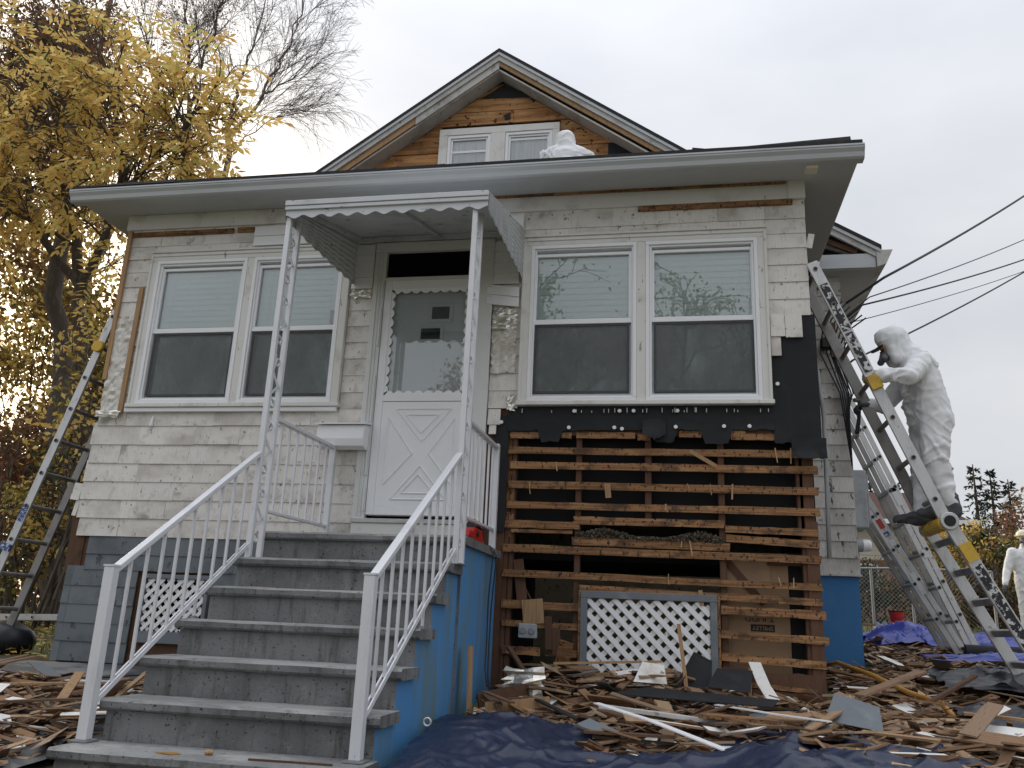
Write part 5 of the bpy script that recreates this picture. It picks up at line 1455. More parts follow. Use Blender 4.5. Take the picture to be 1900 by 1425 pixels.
# ================================================================ tarps and rubble
def heap(x, y):
    """thickness of the rubble"""
    h = 0.0
    if x > 1.15:
        h += 0.035
        h += 0.125 * exp(-((y + .36) / .36) ** 2) * sstep(1.15, 1.5, x) * (1 - sstep(2.45, 2.9, x))
        h += 0.03 * sstep(3.3, 3.9, x) * (1 - sstep(4.2, 6, y)) * (1 - .8 * sstep(-.3, 0, y) * (1 - sstep(3.8, 4.3, x)))
        h += .03 * mn.noise(V((x * 1.4, y * 1.4, 2)))
    elif x < -.35:
        h += 0.05 + .06 * exp(-((x + 1.4) / .9) ** 2 - ((y + 2.1) / .7) ** 2)
    return max(h, 0.01)
def tarp(name, label, mat, x0, x1, y0, y1, fn, nx_=110, ny_=80, seed=0, edge=.05, fold=.05, skew=0.0, group=None):
    m = MB(); r_ = random.Random(seed)
    for j in range(ny_ + 1):
        for i in range(nx_ + 1):
            u, v = i / nx_, j / ny_
            ed = edge * (mn.noise(V((u * 5, v * 5, seed))) + .5 * mn.noise(V((u * 14, v * 14, seed + 3))))
            x = x0 + (x1 - x0) * u + skew * (v - .5) + ed; y = y0 + (y1 - y0) * v + 1.3 * ed
            q = V((x * 2.1 + .8 * y, y * 2.6 - .5 * x, seed))
            rid = max(0, 1 - abs(mn.noise(q)) * 3.2) ** 1.4; rid2 = max(0, 1 - abs(mn.noise(V((q.x * 1.3 + q.y, q.y * 2.6 - q.x, q.z)))) * 3.4) ** 1.5; rid3 = max(0, 1 - abs(mn.noise(q * 4.6)) * 3.6) ** 1.2 + .5 * max(0, 1 - abs(mn.noise(q * 9.3)) * 3.6)
            edge_f = min(1, 9 * min(u, 1 - u, v, 1 - v) + .25)
            z = gz(x, y) + .02 + fn(x, y) + fold * edge_f * (rid * .9 + rid2 * .45 + rid3 * .10 + .8 * mn.noise(q * .7))
            m.v.append((x, y, max(z, gz(x, y) + .012)))
    for j in range(ny_):
        for i in range(nx_):
            a = j * (nx_ + 1) + i; m.f.append((a, a + 1, a + nx_ + 2, a + nx_ + 1)); m.m.append(0)
    o = m.build(name, mat, smooth=True, fix=False)
    return tag(o, label, 'tarp', group)
gs = lambda x, y, cx__, cy__, rx, ry: exp(-((x - cx__) / rx) ** 2 - ((y - cy__) / ry) ** 2)
tarp('ground_sheet', 'grey protective sheet spread on the ground left of the steps, under the wood scraps', 'sheet', -4.6, -.36, -3.6, -.12, lambda x, y: 0.0, 90, 70, 1, .03, .012)
nv = tarp('tarp', 'crumpled navy tarp in the foreground, right of the blue step wall', 'navy', 1.19, 4.0, -3.6, -1.35,
     lambda x, y: .02 + .07 * gs(x, y, 1.5, -1.95, .35, .45) + .05 * gs(x, y, 1.95, -1.75, .25, .2) + .15 * gs(x, y, 3.0, -2.55, .5, .40) - .10 * gs(x, y, 2.3, -1.8, .38, .5), 230, 180, 5, .09, .05)
m = MB(); c = V((1.30, -2.35, gz(1.3, -2.35) + .19))
m.tube([c + V((.018 * cos(a), .004, .018 * sin(a))) for a in [2 * pi * k / 12 for k in range(13)]], .005, 6); m.build('grommet', 'steel', nv)
tarp('tarp', 'bright blue tarp bunched behind the rubble near the extension ladder feet', 'royal', 4.55, 5.45, 3.5, 4.5, lambda x, y: .03 + .20 * gs(x, y, 5.0, 4.0, .35, .4), 60, 50, 11, .08, .06)
tarp('tarp', 'bright blue tarp lying on the grass below the hinged ladder', 'royal', 5.35, 6.25, 2.3, 4.1, lambda x, y: .03 + .16 * gs(x, y, 5.75, 3.4, .3, .6), 60, 60, 13, .10, .06)
tarp('tarp', 'black and blue tarp half buried in the rubble at the right', 'blacktarp', 4.35, 6.0, .15, .95, lambda x, y: .10 + .11 * gs(x, y, 5.0, .5, .7, .25), 80, 50, 17, .07, .05)
tarp('tarp', 'violet blue tarp strip lying over the black tarp at the right', 'royal', 4.45, 6.3, .85, 1.25, lambda x, y: .20 + .05 * gs(x, y, 5.4, 1.0, .8, .2), 80, 30, 19, .05, .03)
tarp('tarp', 'black sheet showing beneath scraps in the lower right corner', 'blacktarp', 4.2, 5.6, -1.0, -.2, lambda x, y: .07, 60, 40, 23, .06, .03)

def scrapbox(seed, n=5):
    q = ragged(seed, n); m = MB(); m.v = [(x, z, y) for x, y, z in q.v]; m.f = [f[::-1] for f in q.f]
    m.m = [0] * len(m.f)
    for i in range(n):
        m.m[i * 4 + 1] = 1                                # painted face
    return m
def scrap(kind, x, y, lift, ln, wd, th, yaw, tilt, roll):
    mats = {'b': ['scrap', 'scrap'], 'w': ['scrap', 'scrap_white'], 'g': ['scrap', 'scrap_grey'], 'k': ['felt', 'felt'], 't': ['lath', 'lath'], 'v': ['vinyl', 'vinyl']}[kind]
    me = shared('scrap%s%d' % (kind, random.randrange(8)), lambda: scrapbox(random.random()), 'scrap', mats)
    return place('wood_scrap', me, (x, y, gz(x, y) + lift), (ln, wd, th), (roll, tilt, yaw))
random.seed(33)
G = {'b': ('torn brown wood shingle scrap lying in the rubble round the house', 'wood scrap', 'brown wood scraps in the rubble'),
     'w': ('white painted shingle scrap lying in the rubble round the house', 'wood scrap', 'white painted scraps in the rubble'),
     'g': ('grey painted shingle scrap lying in the rubble round the house', 'wood scrap', 'grey painted scraps in the rubble'),
     'k': ('black roofing felt scrap lying in the rubble round the house', 'felt scrap', 'black felt scraps in the rubble')}
def spot():
    k = random.random()
    if k < .38: return random.uniform(1.3, 3.5), random.uniform(-2.3, -.10)
    if k < .62: return random.uniform(3.3, 5.4), random.uniform(-1.9, 1.0)
    if k < .75: return random.uniform(3.75, 5.6), random.uniform(.8, 3.2)
    if k < .82: return random.uniform(2.6, 4.2), random.uniform(-1.9, -1.1)
    return random.uniform(-2.6, -.45), random.uniform(-3.1, -1.1)
def clear(x, y):
    """nothing inside the house, the steps or the foundation"""
    if y > -.04 and x < 3.62: return False
    if y > D - .15 and x < 4.2: return False
    if -.42 < x < 1.24: return False
    if 1.15 < x < 1.75 and y < -1.35: return False
    if 1.75 <= x < 2.0 and y < -1.6: return False
    if 2.0 <= x < 2.6 and y < -2.35: return False
    if 2.6 <= x < 3.45 and y < -2.1: return False
    return True
n = 0
while n < 290:
    x, y = spot()
    if not clear(x, y): continue
    k = random.random(); kind = 'b' if k < .56 else 'w' if k < .88 else 'g' if k < .95 else 'k'
    ln = random.choice((random.uniform(.10, .22), random.uniform(.14, .32), random.uniform(.14, .32), random.uniform(.35, .65))); wd = random.choice((random.uniform(.025, .05), random.uniform(.06, .13)))
    if kind in 'wg': ln = random.uniform(.10, .32); wd = random.uniform(.05, .13)
    yaw = random.gauss(-.15, .95) + (pi if random.random() < .5 else 0)
    o = scrap(kind, x, y, heap(x, y) + random.uniform(.0, .07), ln, wd, random.uniform(.007, .016), yaw, random.gauss(0, .17), random.gauss(0, .22))
    if not clear(x + ln * cos(yaw), y + ln * sin(yaw)): o.location.x -= .0; o.rotation_euler.z += pi
    if not clear(x - ln * cos(yaw + pi), y - ln * sin(yaw + pi)) and not clear(o.location.x + ln * cos(o.rotation_euler.z), o.location.y + ln * sin(o.rotation_euler.z)):
        bpy.data.objects.remove(o); continue
    ox, oy = o.location.x, o.location.y
    zone = 'on the grey sheet left of the steps' if ox < 0 else 'in the heap below the bare laths' if ox < 3.5 and oy > -1.0 else 'beside the navy tarp' if ox < 3.5 else 'right of the house corner' if oy < .6 else 'round the ladder feet'
    lab, cat_, grp = G[kind]
    shape = 'long narrow' if ln > .36 else 'broad' if wd > .075 else 'small'
    if kind in 'gk': shape = ''
    tag(o, (shape + ' ' + lab.split(' lying')[0] + ' lying ' + zone).strip(), cat_, (shape + ' ' + grp.split(' in the')[0] + ' ' + zone).strip()); n += 1
# the rest of the rubble
def rubble(name, spots, count, mat, seed, size):
    r_ = random.Random(seed); m = MB()
    while count > 0:
        x, y = spots(r_)
        if not clear(x, y): continue
        ln = size * r_.choice((r_.uniform(.04, .12), r_.uniform(.06, .18), r_.uniform(.1, .25), r_.uniform(.25, .5))); wd = size * r_.choice((r_.uniform(.008, .03), r_.uniform(.02, .10))); th = r_.uniform(.003, .009)
        yaw = r_.gauss(-.15, .9)
        if not clear(x + ln / 2 * cos(yaw), y + ln / 2 * sin(yaw)) or not clear(x - ln / 2 * cos(yaw), y - ln / 2 * sin(yaw)): continue
        R = Euler((r_.gauss(0, .30), r_.gauss(0, .20), yaw)).to_matrix()
        c = V((x, y, gz(x, y) + r_.uniform(-.01, 1) * heap(x, y)))
        i = len(m.v)
        for zz_ in (-1, 1):
            for (a, b) in ((-1, -1), (1, -1), (1, 1), (-1, 1)):
                m.v.append(tuple(c + R @ V((a * ln / 2 * r_.uniform(.85, 1.1), b * wd / 2 * r_.uniform(.6, 1.15), zz_ * th / 2))))
        for q in ((0, 3, 2, 1), (4, 5, 6, 7), (0, 1, 5, 4), (1, 2, 6, 5), (2, 3, 7, 6), (3, 0, 4, 7)):
            m.f.append(tuple(i + k for k in q)); m.m.append(0)
        count -= 1
    o = m.build(name, mat, fix=False)
    return o
def sR(r_):
    k = r_.random()
    if k < .40: return r_.uniform(1.25, 3.6), r_.uniform(-2.35, -.06)
    if k < .80: return r_.uniform(3.2, 6.0), r_.uniform(-2.2, 1.6)
    return r_.uniform(3.7, 6.2), r_.uniform(1.2, 4.6)
sL = lambda r_: (r_.uniform(-3.0, -.42), r_.uniform(-3.4, -.9) )
tag(rubble('wood_rubble', sR, 12500, 'scrap_stuff', 1, 1.0), 'dense litter of small torn wood bits right of the steps', 'rubble', kind='stuff')
tag(rubble('wood_rubble', sL, 1500, 'scrap_stuff', 2, 1.0), 'litter of small torn wood bits on the grey sheet left of the steps', 'rubble', kind='stuff')
tag(rubble('white_chips', sR, 1000, 'scrap_white', 3, .75), 'small white paint chips among the rubble right of the steps', 'rubble', kind='stuff')
tag(rubble('white_chips', sL, 110, 'scrap_white', 4, .6), 'small white paint chips on the grey sheet left of the steps', 'rubble', kind='stuff')
# pieces that stand out
def strip(pts, wd, th, mat, name, label, cat, up=(0, 0, 1)):
    m = MB(); pts = [V(p) for p in pts]
    for a, b in zip(pts, pts[1:]): m.beam(a, b + (b - a).normalized() * .004, wd, th, up)
    return tag(m.build(name, mat), label, cat)
def on(x, y, h): return (x, y, gz(x, y) + h)
strip([on(2.05, -1.62, .20), on(2.35, -1.85, .17), on(2.72, -2.25, .13)], .05, .006, 'vinyl', 'trim_strip', 'long white trim strip lying across the navy tarp', 'trim strip')
strip([on(2.72, -.95, .12), on(3.05, -1.22, .13), on(3.30, -1.40, .14)], .045, .006, 'vinyl', 'trim_strip', 'bent white trim strip on the rubble behind the navy tarp', 'trim strip')
strip([on(3.02, -.12, .28), on(3.06, -.33, .16), on(3.10, -.50, .10)], .085, .006, 'scrap_white', 'trim_strip', 'short white board leaning on the base boards below the laths', 'trim strip')
strip([on(1.34, -1.20, .06), on(1.72, -1.12, .10)], .03, .075, 'tan', 'plank', 'pale new plank lying at the edge of the navy tarp', 'plank')
strip([on(1.24, -.95, .04), on(1.52, -.75, .10)], .02, .12, 'wood', 'plank', 'dark weathered plank beside the blue step wall', 'plank')
strip([(1.22, -1.12, .28), (1.205, -1.11, .68)], .085, .016, 'tan', 'plank', 'narrow board standing upright against the blue step wall', 'plank', up=(1, 0, 0))
strip([on(1.26, -.10, .30), on(1.42, -.30, .16)], .035, .02, 'wood', 'plank', 'short board leaning in the corner beside the blue step wall', 'plank')
strip([on(1.66, -.12, .20), on(1.70, -.16, .36)], .10, .016, 'lath', 'plank', 'short brown board propped against the lower left corner of the lattice vent', 'plank', up=(0, 1, 0))
strip([on(2.05, -1.35, .14), on(2.75, -1.52, .12)], .06, .02, 'rake', 'plank', 'long grey weathered board on the navy tarp edge', 'plank')
strip([on(2.62, -1.50, .15), on(3.02, -1.62, .16)], .15, .02, 'lath', 'plank', 'broken tan board with splintered end beside the navy tarp', 'plank')
strip([on(1.66, -.55, .26), on(2.38, -.42, .29)], .03, .015, 'tan', 'plank', 'long thin strip lying on top of the rubble below the lattice vent', 'plank')
strip([on(2.50, -.52, .55), on(2.55, -.56, .12)], .025, .012, 'tan', 'plank', 'thin stake standing up in the rubble right of the lattice vent', 'plank', up=(0, 1, 0))
strip([on(4.1, -1.0, .16), on(4.7, -1.15, .15), on(5.1, -1.25, .14)], .09, .014, 'tan', 'plank', 'long tan board at the right edge of the foreground rubble', 'plank')
strip([on(3.62, -.55, .16), on(4.05, -.35, .30)], .11, .014, 'scrap', 'plank', 'dark brown board tilting up out of the rubble right of the corner', 'plank')
strip([on(3.98, -.62, .13), on(4.42, -.20, .27)], .035, .018, 'wood', 'plank', 'dark stick rising from the rubble at the right', 'plank')
strip([on(-2.0, -1.9, .12), on(-.62, -1.55, .16)], .08, .012, 'tan', 'plank', 'long tan board on the wood pile left of the steps', 'plank')
strip([on(-1.7, -2.35, .10), on(-.55, -2.05, .15)], .06, .012, 'scrap', 'plank', 'long brown board at the front of the wood pile left of the steps', 'plank')
strip([on(-1.05, -1.75, .22), on(-.92, -2.05, .12)], .055, .01, 'tan', 'plank', 'short board lying crosswise on the wood pile left of the steps', 'plank')
strip([on(-1.35, -1.45, .12), on(-.72, -1.42, .13)], .05, .006, 'vinyl', 'trim_strip', 'white strip on the wood pile left of the steps', 'trim strip')
strip([on(-.95, -1.05, .03), on(-.80, -.80, .22)], .22, .01, 'lath', 'plank', 'brown shingle propped up on the grey sheet behind the left newel post', 'plank')
def flap(name, pts, th, mat, label, cat):
    m = MB(); m.prism([V(p) for p in pts], (0, 0, 0.001) if False else th); return tag(m.build(name, mat), label, cat)
flap('felt_flap', [on(2.45, -.50, .12), on(2.60, -.38, .36), on(2.72, -.34, .30), on(2.70, -.5, .12)], (.004, .012, 0), 'felt', 'curled black felt piece standing in front of the lattice vent', 'felt scrap')
flap('felt_flap', [on(2.68, -.52, .16), on(2.75, -.45, .27), on(2.98, -.42, .26), on(2.95, -.55, .14)], (.004, .012, 0), 'felt', 'black felt piece beside the stake in the rubble', 'felt scrap')
flap('felt_flap', [on(2.05, -.85, .13), on(3.05, -.95, .12), on(3.1, -.80, .14), on(2.3, -.72, .16)], (0, 0, .006), 'felt', 'long black felt piece lying on the rubble behind the navy tarp', 'felt scrap')
flap('white_flap', [on(2.20, -.55, .17), on(2.26, -.45, .30), on(2.40, -.43, .27), on(2.42, -.52, .16)], (.002, .008, 0), 'scrap_white', 'white scrap with black marks standing in the rubble below the vent', 'wood scrap')
flap('grey_board', [on(3.30, -1.25, .12), on(3.38, -1.12, .25), on(3.60, -1.22, .20), on(3.58, -1.38, .10)], (.003, .012, 0), 'scrap_grey', 'dark grey board tilted in the rubble behind the navy tarp', 'board')
crumple(1.36, 1.62, .40, .55, -.72, 8, .07, 21, .02).build('foil_wad', 'foil')
tag(bpy.data.objects['foil_wad'], 'crumpled shiny metal flashing in the rubble beside the blue step wall', 'metal sheet')
m = MB(); m.tube([(4.95, 1.75, gz(4.95, 1.75) + .20), (5.55, 1.70, gz(5.5, 1.7) + .20)], [.065, .065], 16); m.tube([(4.948, 1.75, gz(4.95, 1.75) + .20), (4.94, 1.75, gz(4.95, 1.75) + .20)], [.05, .03], 16)
tag(m.build('felt_roll', 'felt', smooth=False), 'dark roll of roofing felt in front of the ladder feet', 'felt roll')
m = MB(); m.tube([(3.64, .9, .62), (3.72, .75, .65), (3.90, .35, .58), (4.02, -.1, .50), (4.13, -.45, .46), (4.19, -.62, .36)], .017, 10)
tag(m.build('hose', 'hose', smooth=True), 'ochre yellow hose running over the rubble from the corner of the house', 'hose')
m = MB(); m.tube([(3.65, .88, .625), (3.62, .93, .61)], .026, 10); adopt(m.build('hose_fitting', 'red'), bpy.data.objects['hose'])
# red bucket far at the right
bk_ = empty('bucket', (5.16, 5.0, gz(5.16, 5)), 'red bucket on the lawn beside the chain link fence', 'bucket')
bz = gz(5.16, 5) + .02
m = MB(); m.tube([(5.16, 5, bz + .20), (5.16, 5, bz + .36)], [.072, .09], 16); m.build('bucket_body', 'red', bk_)
m = MB(); m.tube([(5.16, 5, bz + .361), (5.16, 5, bz + .378)], [.096, .096], 16); m.build('rim', 'black', bk_)
m = MB(); m.tube([(5.07, 5, bz + .36), (5.08, 4.93, bz + .31), (5.16, 4.89, bz + .28), (5.24, 4.93, bz + .31), (5.25, 5, bz + .36)], .005, 5); m.build('bucket_handle', 'wire', bk_)
m = MB(); m.box(5.05, 5.27, 4.91, 5.09, bz - .03, bz + .199); m.build('bucket_stand', 'wood', bk_)
tag(strip([(4.4, 5.2, gz(4.4, 5.2) + .22), (5.0, 5.15, gz(5, 5.15) + .22)], .25, .02, 'tan', 'plank', 'tan board lying on the ground left of the red bucket', 'plank'))
crumple(4.78, 5.02, gz(4.9, 4.6) + .02, gz(4.9, 4.6) + .26, 4.6, 12, .15, 31, .04).build('plastic_bag', 'vinyl'); tag(bpy.data.objects['plastic_bag'], 'crumpled pale plastic bag in front of the red bucket', 'bag')
m = MB(); m.prism([(0, 0, 0), (.09, .03, 0), (.13, .005, 0), (.09, -.03, 0)], (0, 0, .003))
lf = m.build('fallen_leaf', 'leaf_yellow'); lf.location = (.16, -2.80, .197); tag(lf, 'yellow leaf lying on the lowest step', 'leaf')
strip([(-.05, SY + 3 * TR + .06, RI * 5 + .003), (.12, SY + 3 * TR + .05, RI * 5 + .003)], .012, .006, 'tan', 'twig', 'short wood splinter on the third step from the top', 'splinter')
strip([(.62, -2.80, RI + .004), (1.0, -2.78, RI + .004)], .014, .008, 'wood', 'twig', 'dark stick lying on the lowest step beside the right newel post', 'splinter')
m = MB(); m.ball((.40, -2.75, RI + .012), .018, 8, 6, 0, (1.3, 1, .7)); tag(m.build('plaster_lump', 'tan', smooth=True), 'small tan lump on the lowest step', 'lump')
m = MB(); 
for k in range(14):
    a = k / 13; m.beam((-.42 - .06 * sin(a * 2.2), -2.2 + .9 * a, .16 + .30 * a * a), (-.42 - .06 * sin((a + .075) * 2.2), -2.2 + .9 * (a + .075), .16 + .30 * (a + .075) ** 2), .10, .006, (1, 0, .4))
tag(m.build('felt_strip', 'felt'), 'curved black felt strip behind the left newel post', 'felt scrap')
# ================================================================ trees, shrubs, far things
class Leaves:
    def __init__(s): s.v = []; s.f = []
    def quad(s, c, d, n, L, W):
        """leaf from c along d, folded along the midrib"""
        a = d.cross(n); a = a.normalized() if a.length > 1e-6 else V((1, 0, 0))
        i = len(s.v)
        s.v += [tuple(c), tuple(c + d * L * .5 + a * W * .5 + n * W * .12), tuple(c + d * L), tuple(c + d * L * .45 - a * W * .5 + n * W * .12)]
        s.f.append((i, i + 1, i + 2, i + 3))
    def build(s, name, mat, parent):
        me = bpy.data.meshes.new(name); me.from_pydata(s.v, [], s.f); me.materials.append(MT[mat])
        o = bpy.data.objects.new(name, me); COL.objects.link(o); o['kind'] = 'stuff'
        return adopt(o, parent)
def rv(r): 
    v = V((r.gauss(0, 1), r.gauss(0, 1), r.gauss(0, 1)))
    return v.normalized() if v.length > 1e-6 else V((0, 0, 1))
def limb(m, pts, r0, r1, n=7, wob=0.0, r=None):
    """polyline with subdivided, slightly wandering points"""
    P = []
    for a, b in zip(pts, pts[1:]):
        a = V(a); b = V(b)
        for k in range(4):
            q = a.lerp(b, k / 4)
            if r and wob and (k or P): q += rv(r) * wob * (b - a).length * .12
            P.append(q)
    P.append(V(pts[-1]))
    N = len(P) - 1
    m.tube(P, [r0 + (r1 - r0) * (i / N) ** .8 for i in range(N + 1)], n, cap=False)
    return P
def twig(m, p, d, L, r0, lev, maxlev, r, tips, P):
    n = 4; pts = [p]; q = p.copy(); dd = d.copy()
    for k in range(n):
        dd = (dd + rv(r) * P['wander'] + V((0, 0, P['grav'])) * (lev / max(1, maxlev))).normalized()
        q = q + dd * L / n; pts.append(q)
    m.tube(pts, [r0 * (1 - .75 * i / n) + P['rmin'] for i in range(n + 1)], 5 if lev == 0 else 4 if lev == 1 else 3, cap=False)
    if lev < maxlev:
        for c in range(P['kids'][min(lev, len(P['kids']) - 1)]):
            t = r.uniform(.25, 1.0); k = min(n - 1, int(t * n)); base = pts[k].lerp(pts[k + 1], t * n - k)
            nd = (dd * P['along'] + rv(r) * P['spread']).normalized()
            twig(m, base, nd, L * r.uniform(.45, .75), r0 * .5, lev + 1, maxlev, r, tips, P)
    if lev >= maxlev - 1:
        tips.append((pts[-1], dd)); tips.append((pts[2], dd))
def tree(name, label, limbs, mat_bark, seed, P, leaf=None, group=None, extra=None):
    """limbs: list of (points, r0, r1, branches, length); twigs spawn along the outer part of each"""
    r = random.Random(seed)
    base = V(limbs[0][0][0])
    t = empty(name, base, label, 'tree', group)
    m = MB(); tw = MB(); tips = []
    for pts, r0, r1, nb, L in limbs:
        PP = limb(m, pts, r0, r1, 8, .5, r)
        for k in range(nb):
            f = r.uniform(P.get('start', .35), 1.0); i = min(len(PP) - 2, int(f * (len(PP) - 1)))
            d = (PP[i + 1] - PP[i]).normalized()
            nd = (d * P['along'] + rv(r) * P['spread'] + V((0, 0, P.get('up', .2)))).normalized()
            twig(tw, PP[i].copy(), nd, L * r.uniform(.6, 1.15), max(r1 * .7, P['rmin'] * 3), 0, P['lev'], r, tips, P)
    m.build('trunk', mat_bark, t, smooth=True, fix=False)
    tw.build('branches', mat_bark, t, smooth=True, fix=False)['kind'] = 'stuff'
    if leaf: leaf(t, tips, r)
    return t
def pinnate(mat, dens, L0=.40, leafl=.145):
    def f(t, tips, r):
        lv = Leaves()
        for p, d in tips:
            for _ in range(dens):
                if r.random() < .77 or p.z > 9.0: continue
                dd = (d * .5 + rv(r) * .8 + V((0, 0, -.15))).normalized(); L = L0 * r.uniform(.7, 1.2)
                n = (V((0, 0, 1)) + rv(r) * .5).normalized(); a = dd.cross(n).normalized()
                q = p.copy(); k = 5
                for i in range(k):
                    q = q + dd * L / k; dd = (dd + V((0, 0, -.10))).normalized()
                    for s_ in (-1, 1):
                        ld = (dd * .55 + a * s_ + V((0, 0, -.22)) + rv(r) * .18).normalized()
                        lv.quad(q, ld, (n + rv(r) * .3).normalized(), leafl * r.uniform(.75, 1.15), leafl * .40)
                lv.quad(q, dd, n, leafl, leafl * .4)
        lv.build('foliage', mat, t)
    return f
def simple(mats, dens, size, jit=.25, droop=-.3):
    def f(t, tips, r):
        lvs = [Leaves() for _ in mats]
        for p, d in tips:
            for _ in range(dens):
                c = p + rv(r) * jit * r.random(); lv = r.choice(lvs)
                lv.quad(c, (rv(r) + V((0, 0, droop))).normalized(), rv(r), size * r.uniform(.6, 1.25), size * r.uniform(.45, .7))
        for l, q in zip(lvs, mats): l.build('foliage', q, t)
    return f
PY_ = dict(wander=.22, grav=-.10, rmin=.003, kids=(4, 4), along=.7, spread=.75, lev=2, up=.15, start=.3)
y0 = gz(-5.3, 4)
tree('yellow_ash_tree', 'tree with golden feathery leaves at the left, touching the porch gutter',
     [([(-5.35, 4.0, y0 - .1), (-5.75, 4.0, 2.8), (-6.10, 4.0, 4.4), (-6.26, 3.9, 5.45)], .13, .085, 0, 1),
      ([(-6.26, 3.9, 5.45), (-6.32, 3.5, 6.4), (-6.35, 3.1, 7.4), (-6.45, 3.0, 7.9)], .09, .03, 10, 1.0),
      ([(-6.26, 3.9, 5.45), (-6.9, 3.8, 6.2), (-7.5, 3.6, 6.8), (-8.1, 3.4, 7.3)], .08, .03, 12, 1.1),
      ([(-6.2, 3.9, 5.3), (-5.6, 3.4, 6.2), (-5.1, 3.0, 7.2), (-4.7, 2.8, 8.1)], .07, .025, 14, 1.1),
      ([(-5.6, 3.4, 6.2), (-4.9, 2.9, 6.7), (-4.2, 2.7, 7.1), (-3.85, 2.6, 7.5)], .05, .02, 13, .95),
      ([(-5.3, 3.2, 6.8), (-5.4, 2.9, 7.6), (-5.6, 2.8, 8.5)], .05, .02, 9, 1.0),
      ([(-6.33, 3.5, 6.6), (-6.9, 3.2, 7.3), (-7.2, 3.0, 8.1)], .05, .02, 9, 1.0),
      ([(-5.1, 3.0, 6.6), (-4.4, 2.7, 6.3), (-3.9, 2.7, 6.5)], .035, .018, 8, .8),
      ([(-6.3, 3.6, 6.0), (-6.7, 3.0, 6.2), (-7.1, 2.8, 6.4)], .035, .018, 7, .8)],
     'bark', 3, PY_, pinnate('leaf_yellow', 1), 'trees left of the house')
tree('pollard_stub', 'dark stubby pollarded trunk showing just above the porch gutter at the left', [([(-3.95, 3.6, gz(-4, 3.6)), (-4.35, 3.6, 4.0), (-4.62, 3.6, 6.0), (-4.68, 3.6, 6.5)], .10, .09, 0, 1),
     ([(-4.68, 3.6, 6.4), (-4.85, 3.6, 6.75)], .10, .02, 8, .5), ([(-4.66, 3.6, 6.4), (-4.45, 3.6, 6.75)], .10, .02, 8, .5)], 'bark', 8, dict(PY_, lev=1, kids=(3,)), None, 'trees left of the house')
yA = gz(-6.4, 5)
PD = dict(wander=.25, grav=-.12, rmin=.004, kids=(5, 4), along=.8, spread=.7, lev=2, up=.1, start=.35)
tree('brown_leaved_tree', 'tall dark tree with thick straight trunk and sparse brown leaves at the far left',
     [([(-6.40, 5.0, yA - .1), (-6.85, 5.0, 3.0), (-7.60, 5.0, 5.8), (-7.85, 5.0, 7.5), (-8.0, 5.0, 8.9), (-8.3, 5.0, 10.3), (-8.55, 5, 12.4)], .20, .05, 10, 1.6),
      ([(-7.8, 5.0, 7.1), (-8.6, 5.2, 8.3), (-9.2, 5.4, 9.6), (-9.9, 5.6, 11.4)], .11, .03, 16, 1.5),
      ([(-8.0, 5.0, 8.9), (-8.9, 5.4, 10.0), (-9.4, 5.6, 11.6)], .09, .03, 14, 1.4),
      ([(-8.3, 5, 7.2), (-9.0, 5.4, 8.2), (-9.9, 5.6, 9.0)], .07, .03, 12, 1.4)], 'bark', 5, PD, simple(['leaf_brown', 'leaf_brown', 'leaf_rust'], 4, .10, .4), 'trees left of the house')
PB = dict(wander=.15, grav=-.05, rmin=.0021, kids=(5, 4, 3), along=1.0, spread=.55, lev=3, up=.2, start=.1)
yb = gz(-7.4, 9)
tree('bare_birch', 'bare birch with fine spreading twigs above the porch roof, left of the gable',
     [([(-7.2, 9, yb - .1), (-7.35, 9, 5.0), (-7.45, 9, 9.0), (-7.5, 9, 11.4)], .13, .06, 0, 1),
      ([(-7.5, 9, 11.4), (-7.36, 9, 12.6), (-7.25, 9, 13.7), (-7.0, 9, 15.6)], .05, .010, 11, 1.7),
      ([(-7.45, 9, 11.1), (-6.8, 9, 12.25), (-6.35, 9, 13.3), (-6.0, 9, 14.9)], .05, .010, 14, 1.7),
      ([(-6.8, 9, 12.2), (-6.2, 9, 12.6), (-5.6, 8.9, 13.0)], .025, .006, 9, 1.3),
      ([(-7.4, 9, 10.8), (-6.5, 8.8, 11.4), (-5.9, 8.7, 11.5)], .018, .005, 8, 1.1)], 'bark_pale', 12, PB,
     simple(['leaf_yellow'], 1, .0, .2), 'trees left of the house')
for o in list(bpy.data.objects['bare_birch'].children):
    if o.name.startswith('foliage'): bpy.data.objects.remove(o)
tree('bare_maple', 'bare dark tree with upright fan of branches just left of the birch',
     [([(-8.4, 9.4, yb - .1), (-8.6, 9.4, 6), (-8.8, 9.4, 10.4), (-8.85, 9.4, 12.6)], .14, .06, 0, 1),
      ([(-8.85, 9.4, 12.6), (-9.2, 9.4, 14.0), (-9.5, 9.4, 16)], .05, .014, 13, 1.5), ([(-8.85, 9.4, 12.4), (-8.6, 9.4, 14.0), (-8.3, 9.4, 16)], .05, .014, 13, 1.5),
      ([(-8.8, 9.4, 12.0), (-9.8, 9.4, 13.2), (-10.6, 9.4, 15)], .05, .014, 13, 1.5)], 'bark', 14, dict(PB, kids=(4, 4, 3), spread=.5), simple(['leaf_brown'], 1, .05, .3), 'trees left of the house')
tree('slim_tree', 'slim pale straight trunk rising behind the golden leaves at the left',
     [([(-10.0, 10, 1.0), (-10.6, 10, 7), (-11.6, 10, 12), (-12.0, 10, 17.5)], .11, .05, 12, 1.5), ([(-11.3, 10, 10.5), (-11.9, 10, 13), (-13.0, 10, 16)], .06, .02, 10, 1.4)], 'bark_pale', 15,
     dict(PB, kids=(5, 4), lev=2), simple(['leaf_brown', 'leaf_brown'], 2, .09, .3), 'trees left of the house')
